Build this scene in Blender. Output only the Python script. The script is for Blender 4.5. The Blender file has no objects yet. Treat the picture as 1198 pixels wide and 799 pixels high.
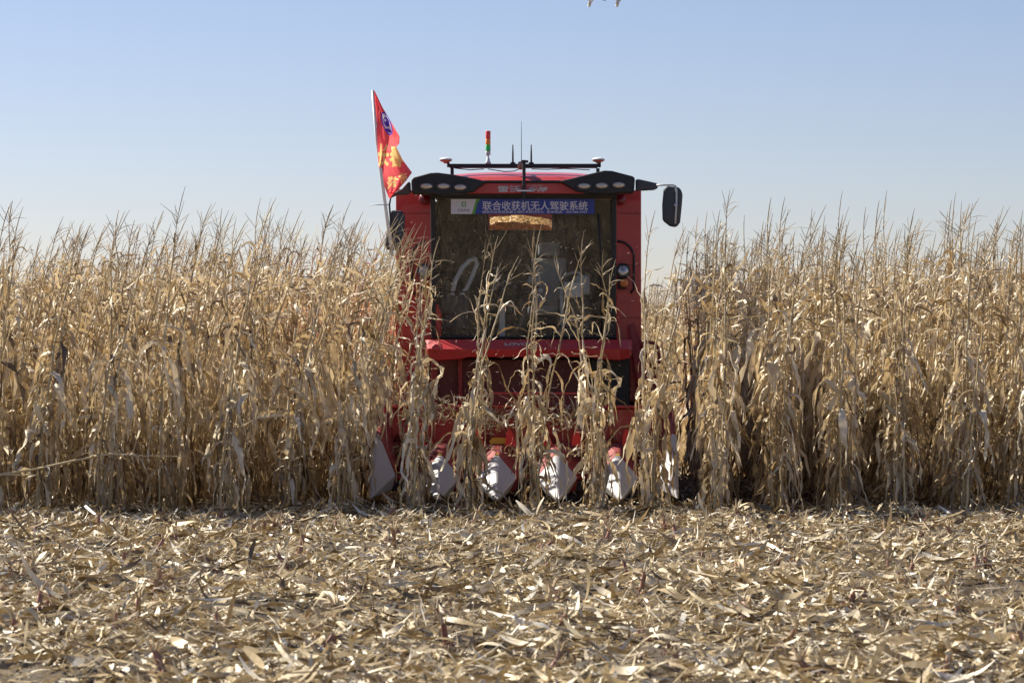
import bpy, math, random
import numpy as np
from mathutils import Vector, Matrix

R = math.radians
rng = np.random.default_rng(11)
random.seed(5)
scene = bpy.context.scene
C = scene.collection

# ------------------------------------------------------------------ camera, sky, sun, exposure
F = 3328.0            # focal length in pixels of the 1198 px wide photograph
HZ = 424.0            # horizon row in the photograph
CAMZ = 1.6
cam = bpy.data.cameras.new('camera'); camo = bpy.data.objects.new('camera', cam); C.objects.link(camo)
cam.sensor_width = 36; cam.lens = 36 * F / 1198.0
cam.shift_y = (HZ - 399.5) / 1198.0
cam.clip_end = 3000
camo.location = (0, 0, CAMZ); camo.rotation_euler = (R(90), 0, 0)
cam.dof.use_dof = True; cam.dof.focus_distance = 30.8; cam.dof.aperture_fstop = 5.6
scene.camera = camo

SUN_EL = R(41); SUN_A = R(33)            # from the left, a little behind the field edge
sdir = Vector((-math.cos(SUN_EL) * math.cos(SUN_A), math.cos(SUN_EL) * math.sin(SUN_A), math.sin(SUN_EL)))
world = bpy.data.worlds.new('World'); scene.world = world; world.use_nodes = True
wn = world.node_tree; bg = wn.nodes['Background']
sky = wn.nodes.new('ShaderNodeTexSky'); sky.sky_type = 'NISHITA'; sky.sun_disc = False
sky.sun_elevation = SUN_EL; sky.sun_rotation = math.atan2(sdir.x, sdir.y)
sky.air_density = 1.0; sky.dust_density = 0.45; sky.ozone_density = 2.0; sky.altitude = 200
tint = wn.nodes.new('ShaderNodeMix'); tint.data_type = 'RGBA'; tint.blend_type = 'MULTIPLY'; tint.inputs[0].default_value = 1
tint.inputs[7].default_value = (1.0, 0.92, 1.05, 1)
wn.links.new(sky.outputs[0], tint.inputs[6]); wn.links.new(tint.outputs[2], bg.inputs[0]); bg.inputs[1].default_value = 0.0575
sl = bpy.data.lights.new('sun', 'SUN'); sl.energy = 5.0; sl.angle = R(0.53); sl.color = (1.0, 0.93, 0.80)
so = bpy.data.objects.new('sun', sl); C.objects.link(so); so.location = (-20, 20, 30)
so.rotation_euler = sdir.to_track_quat('Z', 'Y').to_euler()
scene.view_settings.view_transform = 'Standard'; scene.view_settings.look = 'None'
scene.view_settings.exposure = 0.92; scene.view_settings.gamma = 1.0; scene.view_settings.use_curve_mapping = False
scene.render.engine = 'CYCLES'
scene.cycles.max_bounces = 8; scene.cycles.transparent_max_bounces = 12
scene.cycles.diffuse_bounces = 4; scene.cycles.transmission_bounces = 6

def X(px, d): return (px - 599.0) * d / F
def Z(py, d): return CAMZ + (HZ - py) * d / F
def W(px, py, d): return (X(px, d), d, Z(py, d))

# ------------------------------------------------------------------ materials
def mat_new(name):
    m = bpy.data.materials.new(name); m.use_nodes = True
    nt = m.node_tree
    for n in list(nt.nodes): nt.nodes.remove(n)
    out = nt.nodes.new('ShaderNodeOutputMaterial')
    return m, nt, out

def ramp(nt, stops):
    r = nt.nodes.new('ShaderNodeValToRGB'); e = r.color_ramp.elements
    e[0].position, e[0].color = stops[0][0], (*stops[0][1], 1)
    e[1].position, e[1].color = stops[-1][0], (*stops[-1][1], 1)
    for p, c in stops[1:-1]:
        k = e.new(p); k.color = (*c, 1)
    return r

def paint(name, col, rough=0.4, metal=0.0, dirt=0.25, dirtcol=(0.20, 0.16, 0.11), coat=0.0, scale=3.0, trans=0.0):
    """Painted or moulded surface with a dusty film of noise and small rough specks."""
    m, nt, out = mat_new(name)
    b = nt.nodes.new('ShaderNodeBsdfPrincipled'); nt.links.new(b.outputs[0], out.inputs[0])
    tc = nt.nodes.new('ShaderNodeTexCoord')
    n1 = nt.nodes.new('ShaderNodeTexNoise'); n1.inputs['Scale'].default_value = scale; n1.inputs['Detail'].default_value = 8
    n1.inputs['Roughness'].default_value = 0.7
    nt.links.new(tc.outputs['Object'], n1.inputs['Vector'])
    n2 = nt.nodes.new('ShaderNodeTexNoise'); n2.inputs['Scale'].default_value = 60; n2.inputs['Detail'].default_value = 3
    nt.links.new(tc.outputs['Object'], n2.inputs['Vector'])
    mul = nt.nodes.new('ShaderNodeMath'); mul.operation = 'MULTIPLY'
    nt.links.new(n1.outputs[0], mul.inputs[0]); nt.links.new(n2.outputs[0], mul.inputs[1])
    mr = nt.nodes.new('ShaderNodeMapRange'); mr.inputs[1].default_value = 0.15; mr.inputs[2].default_value = 0.42
    mr.inputs[3].default_value = dirt * 0.15; mr.inputs[4].default_value = dirt
    nt.links.new(mul.outputs[0], mr.inputs[0])
    mx = nt.nodes.new('ShaderNodeMix'); mx.data_type = 'RGBA'
    mx.inputs[6].default_value = (*col, 1); mx.inputs[7].default_value = (*dirtcol, 1)
    nt.links.new(mr.outputs[0], mx.inputs[0]); nt.links.new(mx.outputs[2], b.inputs['Base Color'])
    rr = nt.nodes.new('ShaderNodeMapRange'); rr.inputs[3].default_value = rough; rr.inputs[4].default_value = min(1, rough + 0.35)
    nt.links.new(n1.outputs[0], rr.inputs[0]); nt.links.new(rr.outputs[0], b.inputs['Roughness'])
    b.inputs['Metallic'].default_value = metal
    b.inputs['Coat Weight'].default_value = coat
    return m

def leafy(name, stops, transl=0.4, gloss=0.06, streak=True, tcol=1.0, rough=0.4):
    """Dry plant tissue: per-leaf tint attribute, fibre streaks, thin translucency."""
    m, nt, out = mat_new(name)
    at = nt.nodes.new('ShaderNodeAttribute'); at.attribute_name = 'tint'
    oi = nt.nodes.new('ShaderNodeObjectInfo')
    tc = nt.nodes.new('ShaderNodeTexCoord')
    mp = nt.nodes.new('ShaderNodeMapping'); mp.inputs['Scale'].default_value = (38, 38, 7)
    nt.links.new(tc.outputs['Object'], mp.inputs[0])
    nz = nt.nodes.new('ShaderNodeTexNoise'); nz.inputs['Scale'].default_value = 1.0; nz.inputs['Detail'].default_value = 4
    nt.links.new(mp.outputs[0], nz.inputs['Vector'])
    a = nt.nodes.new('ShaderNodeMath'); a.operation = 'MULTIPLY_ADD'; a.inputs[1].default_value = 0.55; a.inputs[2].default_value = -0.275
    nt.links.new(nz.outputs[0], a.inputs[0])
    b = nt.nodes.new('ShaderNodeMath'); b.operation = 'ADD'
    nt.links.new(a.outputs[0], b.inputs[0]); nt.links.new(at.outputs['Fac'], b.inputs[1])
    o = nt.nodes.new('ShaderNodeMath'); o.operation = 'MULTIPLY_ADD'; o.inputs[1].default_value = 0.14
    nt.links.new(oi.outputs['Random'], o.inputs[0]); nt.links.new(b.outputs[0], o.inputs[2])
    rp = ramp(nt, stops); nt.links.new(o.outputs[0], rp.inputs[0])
    d = nt.nodes.new('ShaderNodeBsdfDiffuse'); t = nt.nodes.new('ShaderNodeBsdfTranslucent'); g = nt.nodes.new('ShaderNodeBsdfGlossy')
    g.inputs['Roughness'].default_value = rough; g.inputs['Color'].default_value = (0.9, 0.87, 0.8, 1)
    nt.links.new(rp.outputs[0], d.inputs[0])
    tm = nt.nodes.new('ShaderNodeMix'); tm.data_type = 'RGBA'; tm.blend_type = 'MULTIPLY'; tm.inputs[0].default_value = 1
    tm.inputs[7].default_value = (1.0 * tcol, 0.86 * tcol, 0.62 * tcol, 1)
    nt.links.new(rp.outputs[0], tm.inputs[6]); nt.links.new(tm.outputs[2], t.inputs[0])
    m1 = nt.nodes.new('ShaderNodeMixShader'); m1.inputs[0].default_value = transl
    nt.links.new(d.outputs[0], m1.inputs[1]); nt.links.new(t.outputs[0], m1.inputs[2])
    m2 = nt.nodes.new('ShaderNodeMixShader'); m2.inputs[0].default_value = gloss
    nt.links.new(m1.outputs[0], m2.inputs[1]); nt.links.new(g.outputs[0], m2.inputs[2])
    nt.links.new(m2.outputs[0], out.inputs[0])
    return m

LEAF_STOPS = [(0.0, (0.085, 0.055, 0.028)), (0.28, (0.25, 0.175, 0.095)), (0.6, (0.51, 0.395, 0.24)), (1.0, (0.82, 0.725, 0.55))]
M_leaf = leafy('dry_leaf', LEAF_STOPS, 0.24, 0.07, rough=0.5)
M_stalk = leafy('dry_stalk', [(0.0, (0.25, 0.16, 0.08)), (0.5, (0.45, 0.34, 0.17)), (1.0, (0.62, 0.50, 0.29))], 0.0, 0.07)
M_tassel = leafy('dry_tassel', [(0.0, (0.24, 0.17, 0.10)), (0.5, (0.42, 0.32, 0.20)), (1.0, (0.6, 0.5, 0.34))], 0.15, 0.03)
M_husk = leafy('dry_husk', [(0.0, (0.40, 0.29, 0.15)), (0.5, (0.60, 0.49, 0.31)), (1.0, (0.76, 0.67, 0.5))], 0.15, 0.06)
M_litter = leafy('crop_litter', [(0.0, (0.055, 0.04, 0.025)), (0.22, (0.18, 0.125, 0.065)), (0.5, (0.40, 0.305, 0.17)), (0.78, (0.63, 0.53, 0.36)), (1.0, (0.85, 0.79, 0.66))], 0.12, 0.05)
M_stub = leafy('stub', [(0.0, (0.17, 0.06, 0.06)), (0.35, (0.32, 0.17, 0.13)), (0.6, (0.42, 0.30, 0.18)), (1.0, (0.66, 0.56, 0.38))], 0.0, 0.04)

M_red = paint('red_paint', (0.50, 0.009, 0.015), 0.32, 0, 0.28, coat=0.3)
M_reddull = paint('dusty_red_paint', (0.27, 0.008, 0.014), 0.5, 0, 0.4)
M_recess_red = paint('recess_shaded_red', (0.09, 0.006, 0.009), 0.55, 0, 0.4)  # feeder red darkened; shade of the recess is put into its colour
M_orange_red = paint('bright_red_rubber', (0.75, 0.03, 0.03), 0.4, 0, 0.12)
M_black = paint('black_plastic', (0.010, 0.011, 0.014), 0.42, 0, 0.05)
M_darkgrey = paint('grey_plastic', (0.035, 0.042, 0.055), 0.4, 0, 0.10)
M_grey = paint('grey_metal', (0.55, 0.58, 0.61), 0.4, 0.2, 0.2)
M_white = paint('white_moulding', (0.43, 0.425, 0.44), 0.35, 0, 0.3, dirtcol=(0.33, 0.27, 0.2), scale=5)
M_whitep = paint('white_plastic', (0.8, 0.8, 0.8), 0.35, 0, 0.05)
M_rubber = paint('tyre_rubber', (0.02, 0.02, 0.02), 0.8, 0, 0.5)
M_rim = paint('rim_paint', (0.6, 0.55, 0.4), 0.5, 0, 0.3)
M_brown = paint('brown_plastic', (0.30, 0.17, 0.12), 0.5, 0, 0.1)
M_yellow = paint('yellow_paint', (0.75, 0.45, 0.03), 0.4, 0, 0.2)
M_blue = paint('banner_blue', (0.028, 0.055, 0.30), 0.5, 0, 0.06)
M_green = paint('banner_green', (0.10, 0.33, 0.05), 0.5, 0, 0.06)
M_bwhite = paint('banner_white', (0.62, 0.62, 0.70), 0.5, 0, 0.06)
M_silver = paint('silver_lettering', (0.55, 0.5, 0.5), 0.4, 0.2, 0.15)
M_seat = paint('seat_fabric', (0.33, 0.36, 0.40), 0.85, 0, 0.3)
M_interior = paint('cab_lining', (0.07, 0.065, 0.055), 0.85, 0, 0.3)
M_sig_r = paint('signal_red', (0.75, 0.06, 0.05), 0.25, 0, 0.0)
M_sig_o = paint('signal_orange', (0.85, 0.25, 0.03), 0.25, 0, 0.0)
M_sig_g = paint('signal_green', (0.05, 0.55, 0.12), 0.25, 0, 0.0)
M_lens = paint('lamp_lens', (0.62, 0.52, 0.42), 0.12, 0.3, 0.1)
M_lensclear = paint('headlamp_lens', (0.5, 0.5, 0.52), 0.1, 0.6, 0.1)
M_amber = paint('amber_lens', (0.65, 0.2, 0.05), 0.15, 0, 0.05)
M_reddark = paint('red_lens', (0.18, 0.01, 0.02), 0.15, 0, 0.05)
M_purple = paint('emblem_purple', (0.10, 0.05, 0.42), 0.6, 0, 0.02)

def glass_mat():
    m, nt, out = mat_new('dust_reflection_glass')
    tr = nt.nodes.new('ShaderNodeBsdfTransparent'); tr.inputs[0].default_value = (0.86, 0.88, 0.86, 1)
    gl = nt.nodes.new('ShaderNodeBsdfGlossy'); gl.inputs['Roughness'].default_value = 0.03
    lw = nt.nodes.new('ShaderNodeFresnel'); lw.inputs[0].default_value = 1.42
    m1 = nt.nodes.new('ShaderNodeMixShader')
    nt.links.new(lw.outputs[0], m1.inputs[0]); nt.links.new(tr.outputs[0], m1.inputs[1]); nt.links.new(gl.outputs[0], m1.inputs[2])
    df = nt.nodes.new('ShaderNodeBsdfDiffuse'); df.inputs[0].default_value = (0.42, 0.36, 0.26, 1)  # brown film: dust, with the speckle of a field reflection painted in
    tc = nt.nodes.new('ShaderNodeTexCoord'); mp = nt.nodes.new('ShaderNodeMapping'); mp.inputs['Scale'].default_value = (22, 22, 5)
    nt.links.new(tc.outputs['Object'], mp.inputs[0])
    nz = nt.nodes.new('ShaderNodeTexNoise'); nz.inputs['Scale'].default_value = 1; nz.inputs['Detail'].default_value = 9; nz.inputs['Roughness'].default_value = 0.75
    nt.links.new(mp.outputs[0], nz.inputs['Vector'])
    vo = nt.nodes.new('ShaderNodeTexNoise'); vo.inputs['Scale'].default_value = 60; vo.inputs['Detail'].default_value = 2
    nt.links.new(tc.outputs['Object'], vo.inputs['Vector'])
    vr = nt.nodes.new('ShaderNodeMapRange'); vr.inputs[1].default_value = 0.6; vr.inputs[2].default_value = 0.68; vr.inputs[3].default_value = 0.0; vr.inputs[4].default_value = 0.3
    nt.links.new(vo.outputs[0], vr.inputs[0])
    mr = nt.nodes.new('ShaderNodeMapRange'); mr.inputs[1].default_value = 0.42; mr.inputs[2].default_value = 0.66; mr.inputs[3].default_value = 0.02; mr.inputs[4].default_value = 0.22
    nt.links.new(nz.outputs[0], mr.inputs[0])
    ad = nt.nodes.new('ShaderNodeMath'); ad.operation = 'ADD'; nt.links.new(mr.outputs[0], ad.inputs[0]); nt.links.new(vr.outputs[0], ad.inputs[1])
    m2 = nt.nodes.new('ShaderNodeMixShader'); nt.links.new(ad.outputs[0], m2.inputs[0])
    nt.links.new(m1.outputs[0], m2.inputs[1]); nt.links.new(df.outputs[0], m2.inputs[2]); nt.links.new(m2.outputs[0], out.inputs[0])
    return m
M_glass = glass_mat()

def flag_mat(name, col, transl=0.45):
    m, nt, out = mat_new(name)
    d = nt.nodes.new('ShaderNodeBsdfDiffuse'); d.inputs[0].default_value = (*col, 1)
    t = nt.nodes.new('ShaderNodeBsdfTranslucent'); t.inputs[0].default_value = (*col, 1)
    m1 = nt.nodes.new('ShaderNodeMixShader'); m1.inputs[0].default_value = transl
    nt.links.new(d.outputs[0], m1.inputs[1]); nt.links.new(t.outputs[0], m1.inputs[2]); nt.links.new(m1.outputs[0], out.inputs[0])
    return m
M_flag = flag_mat('flag_red', (0.92, 0.15, 0.16), 0.45)
M_flagy = flag_mat('flag_yellow', (0.88, 0.66, 0.26), 0.5)
M_flagp = flag_mat('flag_purple', (0.14, 0.07, 0.5))
M_flagw = flag_mat('flag_white', (0.8, 0.75, 0.8))

def maize_mat():
    m, nt, out = mat_new('maize_kernels')
    b = nt.nodes.new('ShaderNodeBsdfPrincipled'); b.inputs['Roughness'].default_value = 0.4
    v = nt.nodes.new('ShaderNodeTexVoronoi'); v.inputs['Scale'].default_value = 32
    tc = nt.nodes.new('ShaderNodeTexCoord'); nt.links.new(tc.outputs['Object'], v.inputs['Vector'])
    rp = ramp(nt, [(0.0, (0.5, 0.24, 0.03)), (0.5, (0.6, 0.34, 0.06)), (1.0, (0.08, 0.04, 0.01))])
    nt.links.new(v.outputs['Color'], rp.inputs[0]); nt.links.new(rp.outputs[0], b.inputs['Base Color'])
    bp = nt.nodes.new('ShaderNodeBump'); bp.inputs['Distance'].default_value = 0.02; bp.invert = True
    nt.links.new(v.outputs['Distance'], bp.inputs['Height']); nt.links.new(bp.outputs[0], b.inputs['Normal'])
    nt.links.new(b.outputs[0], out.inputs[0])
    return m
M_maize = maize_mat()

def soil_mat():
    m, nt, out = mat_new('soil_with_straw')
    b = nt.nodes.new('ShaderNodeBsdfPrincipled'); b.inputs['Roughness'].default_value = 0.95
    tc = nt.nodes.new('ShaderNodeTexCoord')
    n1 = nt.nodes.new('ShaderNodeTexNoise'); n1.inputs['Scale'].default_value = 9; n1.inputs['Detail'].default_value = 10; n1.inputs['Roughness'].default_value = 0.75
    nt.links.new(tc.outputs['Object'], n1.inputs['Vector'])
    rp = ramp(nt, [(0.3, (0.03, 0.023, 0.015)), (0.5, (0.08, 0.058, 0.036)), (0.64, (0.16, 0.12, 0.07)), (0.78, (0.34, 0.28, 0.18))])
    nt.links.new(n1.outputs[0], rp.inputs[0])
    nt.links.new(rp.outputs[0], b.inputs['Base Color'])
    n3 = nt.nodes.new('ShaderNodeTexNoise'); n3.inputs['Scale'].default_value = 40; n3.inputs['Detail'].default_value = 6
    nt.links.new(tc.outputs['Object'], n3.inputs['Vector'])
    bp = nt.nodes.new('ShaderNodeBump'); bp.inputs['Distance'].default_value = 0.03; nt.links.new(n3.outputs[0], bp.inputs['Height'])
    nt.links.new(bp.outputs[0], b.inputs['Normal']); nt.links.new(b.outputs[0], out.inputs[0])
    return m
M_soil = soil_mat()

# ------------------------------------------------------------------ helpers
def setp(o, label=None, cat=None, group=None, kind=None):
    if label: o['label'] = label
    if cat: o['category'] = cat
    if group: o['group'] = group
    if kind: o['kind'] = kind
    return o

def empty(name, loc, label=None, cat=None, group=None):
    o = bpy.data.objects.new(name, None); C.objects.link(o); o.location = loc; o.empty_display_size = 0.2
    return setp(o, label, cat, group)

def np_mesh(name, V, faces, tint=None, mat=None, smooth=True):
    """V (n,3) array, faces (m,4) int array (or list of arrays of equal width)."""
    me = bpy.data.meshes.new(name)
    V = np.asarray(V, np.float32); faces = np.asarray(faces, np.int32)
    me.vertices.add(len(V)); me.vertices.foreach_set('co', V.ravel())
    k = faces.shape[1]
    me.loops.add(faces.size); me.loops.foreach_set('vertex_index', faces.ravel())
    me.polygons.add(len(faces)); me.polygons.foreach_set('loop_start', np.arange(0, faces.size, k, dtype=np.int32))
    me.polygons.foreach_set('use_smooth', np.full(len(faces), smooth, bool))
    if tint is not None:
        a = me.attributes.new('tint', 'FLOAT', 'POINT'); a.data.foreach_set('value', np.asarray(tint, np.float32))
    me.update(calc_edges=True); me.validate()
    if mat: me.materials.append(mat)
    return me

def link(name, me, parent=None):
    o = bpy.data.objects.new(name, me); C.objects.link(o)
    if parent: o.parent = parent
    return o

def root_loc(o):
    while o.parent: o = o.parent
    return Vector(o.location)

class MB:
    def __init__(s): s.v = []; s.f = []
    def add(s, vs, fs):
        n = len(s.v); s.v += [tuple(map(float, v)) for v in vs]; s.f += [tuple(i + n for i in f) for f in fs]; return s
    def box(s, x0, x1, y0, y1, z0, z1):
        return s.add([(x0,y0,z0),(x1,y0,z0),(x1,y1,z0),(x0,y1,z0),(x0,y0,z1),(x1,y0,z1),(x1,y1,z1),(x0,y1,z1)],
              [(0,3,2,1),(4,5,6,7),(0,1,5,4),(1,2,6,5),(2,3,7,6),(3,0,4,7)])
    def prism_y(s, pts, y0, y1, inset=None):
        """polygon of (x,z) extruded from y0 to y1"""
        n = len(pts)
        a = [(x, y0, z) for x, z in pts]; b = [(x, y1, z) for x, z in pts]
        return s.add(a + b, [tuple(range(n)), tuple(range(2*n-1, n-1, -1))] + [(i, i+n, (i+1) % n + n, (i+1) % n) for i in range(n)])
    def prism_x(s, pts, x0, x1):
        """polygon of (y,z) extruded in x"""
        n = len(pts)
        a = [(x0, y, z) for y, z in pts]; b = [(x1, y, z) for y, z in pts]
        return s.add(a + b, [tuple(range(n)), tuple(range(2*n-1, n-1, -1))] + [(i, i+n, (i+1) % n + n, (i+1) % n) for i in range(n)])
    def tube(s, path, r, sides=8, caps=True):
        path = [Vector(p) for p in path]; n = len(path)
        rs = r if isinstance(r, (list, tuple)) else [r] * n
        prev = None; rings = []
        for i, p in enumerate(path):
            t = (path[min(i+1, n-1)] - path[max(i-1, 0)]).normalized()
            if prev is None:
                up = Vector((0,0,1)) if abs(t.z) < 0.9 else Vector((1,0,0))
                a = t.cross(up).normalized()
            else:
                a = (prev - t * prev.dot(t)).normalized()
            prev = a; b = t.cross(a)
            rings.append([p + (a * math.cos(q) + b * math.sin(q)) * rs[i] for q in [2*math.pi*k/sides for k in range(sides)]])
        vs = [v for rg in rings for v in rg]; fs = []
        for i in range(n-1):
            for k in range(sides):
                k2 = (k+1) % sides
                fs.append((i*sides+k, i*sides+k2, (i+1)*sides+k2, (i+1)*sides+k))
        if caps: fs += [tuple(range(sides-1, -1, -1)), tuple((n-1)*sides + k for k in range(sides))]
        return s.add(vs, fs)
    def lathe(s, prof, c, axis='z', sides=20, sx=1.0, sz=1.0):
        """prof: list of (radius, along). axis 'z' up, 'y' towards -y, 'x'"""
        vs = []; n = len(prof)
        for r, h in prof:
            for k in range(sides):
                q = 2*math.pi*k/sides; u, w = math.cos(q)*r, math.sin(q)*r
                if axis == 'z': vs.append((c[0]+u*sx, c[1]+w*sz, c[2]+h))
                elif axis == 'y': vs.append((c[0]+u*sx, c[1]-h, c[2]+w*sz))
                else: vs.append((c[0]+h, c[1]+u*sx, c[2]+w*sz))
        fs = []
        for i in range(n-1):
            for k in range(sides):
                k2 = (k+1) % sides
                fs.append((i*sides+k, i*sides+k2, (i+1)*sides+k2, (i+1)*sides+k))
        fs += [tuple(range(sides-1, -1, -1)), tuple((n-1)*sides+k for k in range(sides))]
        return s.add(vs, fs)
    def build(s, name, mat, parent=None, bevel=0.0, smooth=False, label=None, loc=None, seg=2, subsurf=0):
        if parent is not None and root_loc(parent)[1] == 33.0: s.v = [(x + 0.045*max(0, y-33.9), y, z) for x, y, z in s.v]
        off = root_loc(parent) if parent else (Vector(loc) if loc else Vector((0,0,0)))
        me = bpy.data.meshes.new(name)
        me.from_pydata([tuple(Vector(v) - off) for v in s.v], [], s.f); me.validate()
        import bmesh
        bm = bmesh.new(); bm.from_mesh(me); bmesh.ops.recalc_face_normals(bm, faces=bm.faces); bm.to_mesh(me); bm.free()
        me.materials.append(mat)
        for p in me.polygons: p.use_smooth = smooth
        o = link(name, me, parent)
        if not parent and loc: o.location = loc
        if bevel:
            b = o.modifiers.new('bevel', 'BEVEL'); b.width = bevel; b.segments = seg; b.limit_method = 'ANGLE'; b.angle_limit = R(30)
        if subsurf:
            q = o.modifiers.new('sub', 'SUBSURF'); q.levels = subsurf; q.render_levels = subsurf
        if label: o['label'] = label
        return o

def text_geo(body, size=1.0, bold=0.0, shear=0.0, space=1.0):
    """flat filled letters as (verts2d, faces), centred on 0,0"""
    cu = bpy.data.curves.new('t', 'FONT'); cu.body = body; cu.size = size; cu.offset = bold; cu.shear = shear
    cu.space_character = space; cu.resolution_u = 3
    o = bpy.data.objects.new('t', cu); C.objects.link(o)
    dg = bpy.context.evaluated_depsgraph_get(); dg.update()
    me = bpy.data.meshes.new_from_object(o.evaluated_get(dg))
    V = np.array([v.co[:2] for v in me.vertices]); Fs = [tuple(p.vertices) for p in me.polygons]
    bpy.data.objects.remove(o); bpy.data.curves.remove(cu); bpy.data.meshes.remove(me)
    if len(V):
        V = V - (V.min(0) + V.max(0)) / 2
    return V, Fs

def text_fit(body, w, h, **k):
    V, Fs = text_geo(body, 1.0, **k)
    s = V.max(0) - V.min(0)
    return V * np.array([w / s[0], h / s[1]]), Fs

# ------------------------------------------------------------------ ground
def gh(x, y):
    x = np.asarray(x, float); y = np.asarray(y, float)
    fade = np.clip((60 - np.abs(y - 25)) / 20, 0, 1) * np.clip((40 - np.abs(x)) / 10, 0, 1)
    h = 0.03*np.sin(x*3.7+1.3*np.sin(y*1.1))*np.sin(y*2.9+1.7*np.sin(x*0.9)) + 0.02*np.sin(x*1.9+y*0.6) + 0.016*np.sin(y*2.3 - x*0.9+1) + 0.012*np.sin(x*5.1+0.4+y*1.3) + 0.011*np.sin(y*6.3+x*2.2) + 0.012*np.sin((x-0.234)*2*math.pi/0.64+math.pi/2)
    return h * fade

def axis(a, b, core0, core1, step):
    core = np.arange(core0, core1+1e-6, step)
    lo = [core0]; s = step
    while lo[-1] > a: s *= 1.5; lo.append(max(a, lo[-1]-s))
    hi = [core1]; s = step
    while hi[-1] < b: s *= 1.5; hi.append(min(b, hi[-1]+s))
    return np.array(lo[:0:-1] + list(core) + hi[1:])
gx = axis(-900, 900, -9, 9, 0.09); gy = axis(-300, 1500, 9, 36, 0.09)
GX, GY = np.meshgrid(gx, gy)
GV = np.stack([GX, GY, gh(GX, GY)], -1).reshape(-1, 3)
nx, ny = len(gx), len(gy)
ii = (np.arange(ny-1)[:, None]*nx + np.arange(nx-1)[None]).ravel()
ground = link('ground', np_mesh('ground', GV, np.stack([ii, ii+1, ii+nx+1, ii+nx], 1), None, M_soil))
setp(ground, 'bare brown soil of the harvested cornfield', 'ground', kind='structure')

# ------------------------------------------------------------------ corn plant variants
def strip(P, S, Wd, fold, N, across):
    """ribbon geometry. P centre (n,3), S side unit, N normal, Wd half width, fold lift"""
    n = len(P)
    if across == 3:
        V = np.stack([P - S*Wd[:, None] + N*fold[:, None], P, P + S*Wd[:, None] + N*fold[:, None]], 1).reshape(-1, 3)
        w = 3
    else:
        V = np.stack([P - S*Wd[:, None], P + S*Wd[:, None]], 1).reshape(-1, 3); w = 2
    f = []
    for i in range(n-1):
        for k in range(w-1):
            a = i*w+k; f.append((a, a+1, a+w+1, a+w))
    return V, f

def make_leaf(r, base, az, L, wid, nseg, across, th0, sbrk, th1, hug=0.0):
    """th0 start elevation, break at fraction sbrk, th1 elevation afterwards"""
    ds = L / nseg; p = np.array(base, float); P = [p.copy()]; T = []
    a = az
    wav = r.uniform(0, 6.28); wamp = r.uniform(0.1, 0.5)
    for i in range(nseg):
        s = (i + 0.5) / nseg
        k = 1 / (1 + math.exp(-(s - sbrk) * r.uniform(9, 18)))
        th = th0*(1-k) + th1*k + wamp*math.sin(s*7+wav)*0.6 + r.normal(0, 0.2)
        a += r.normal(0, 0.32)
        t = np.array([math.cos(th)*math.cos(a), math.cos(th)*math.sin(a), math.sin(th)])
        p = p + t*ds; P.append(p.copy()); T.append(t)
    T.append(T[-1]); P = np.array(P); T = np.array(T)
    P[:, 2] = np.maximum(P[:, 2], 0.01)
    up = np.array([math.sin(a)*0.3, -math.cos(a)*0.3, 1.0])
    S = np.cross(T, up[None]); S /= np.linalg.norm(S, axis=1, keepdims=True) + 1e-6
    N = np.cross(S, T)
    roll = r.uniform(-0.5, 0.5) + np.linspace(0, 1, nseg+1)*r.uniform(-4.5, 4.5) + r.normal(0, 0.13, nseg+1) + 0.4*np.sin(np.linspace(0, 9, nseg+1)+wav)
    c, s_ = np.cos(roll)[:, None], np.sin(roll)[:, None]
    S2 = S*c + N*s_; N2 = -S*s_ + N*c
    q = np.linspace(0, 1, nseg+1)
    prof = np.minimum(1, 0.55+q*2.5)*np.sqrt(np.clip(1-q**1.8, 0.0, 1))
    curl = np.clip(r.uniform(0.25, 0.9) + 0.28*np.sin(q*r.uniform(4, 16)+wav) + r.normal(0, 0.05, nseg+1), 0.15, 1.05)
    wd = wid*prof*curl*0.5 + 0.0012
    fold = wd*np.clip(1.15-curl, 0.1, 1.2)*r.choice([-1, 1])*1.3
    return strip(P, S2, wd, fold, N2, across)

def ntube(P, rr, sides):
    P = np.asarray(P, float); n = len(P); T = np.gradient(P, axis=0); T /= np.linalg.norm(T, axis=1, keepdims=True)+1e-9
    ref = np.array([0.31, 0.95, 0.05]) if abs(T[0, 1]) < 0.8 else np.array([1.0, 0.1, 0.1])
    A = np.cross(T, ref); A /= np.linalg.norm(A, axis=1, keepdims=True); B = np.cross(T, A)
    q = 2*math.pi*np.arange(sides)/sides
    V = P[:, None] + (A[:, None]*np.cos(q)[None, :, None] + B[:, None]*np.sin(q)[None, :, None])*np.asarray(rr)[:, None, None]
    f = []
    for i in range(n-1):
        for k in range(sides):
            k2 = (k+1) % sides; f.append((i*sides+k, i*sides+k2, (i+1)*sides+k2, (i+1)*sides+k))
    return V.reshape(-1, 3), f

class Acc:
    def __init__(s): s.V = []; s.F = []; s.T = []; s.n = 0
    def add(s, V, f, t):
        s.V.append(V); s.F.append(np.array(f)+s.n); s.T.append(np.full(len(V), t)); s.n += len(V)
    def get(s): return np.concatenate(s.V), np.concatenate(s.F), np.concatenate(s.T)

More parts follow.
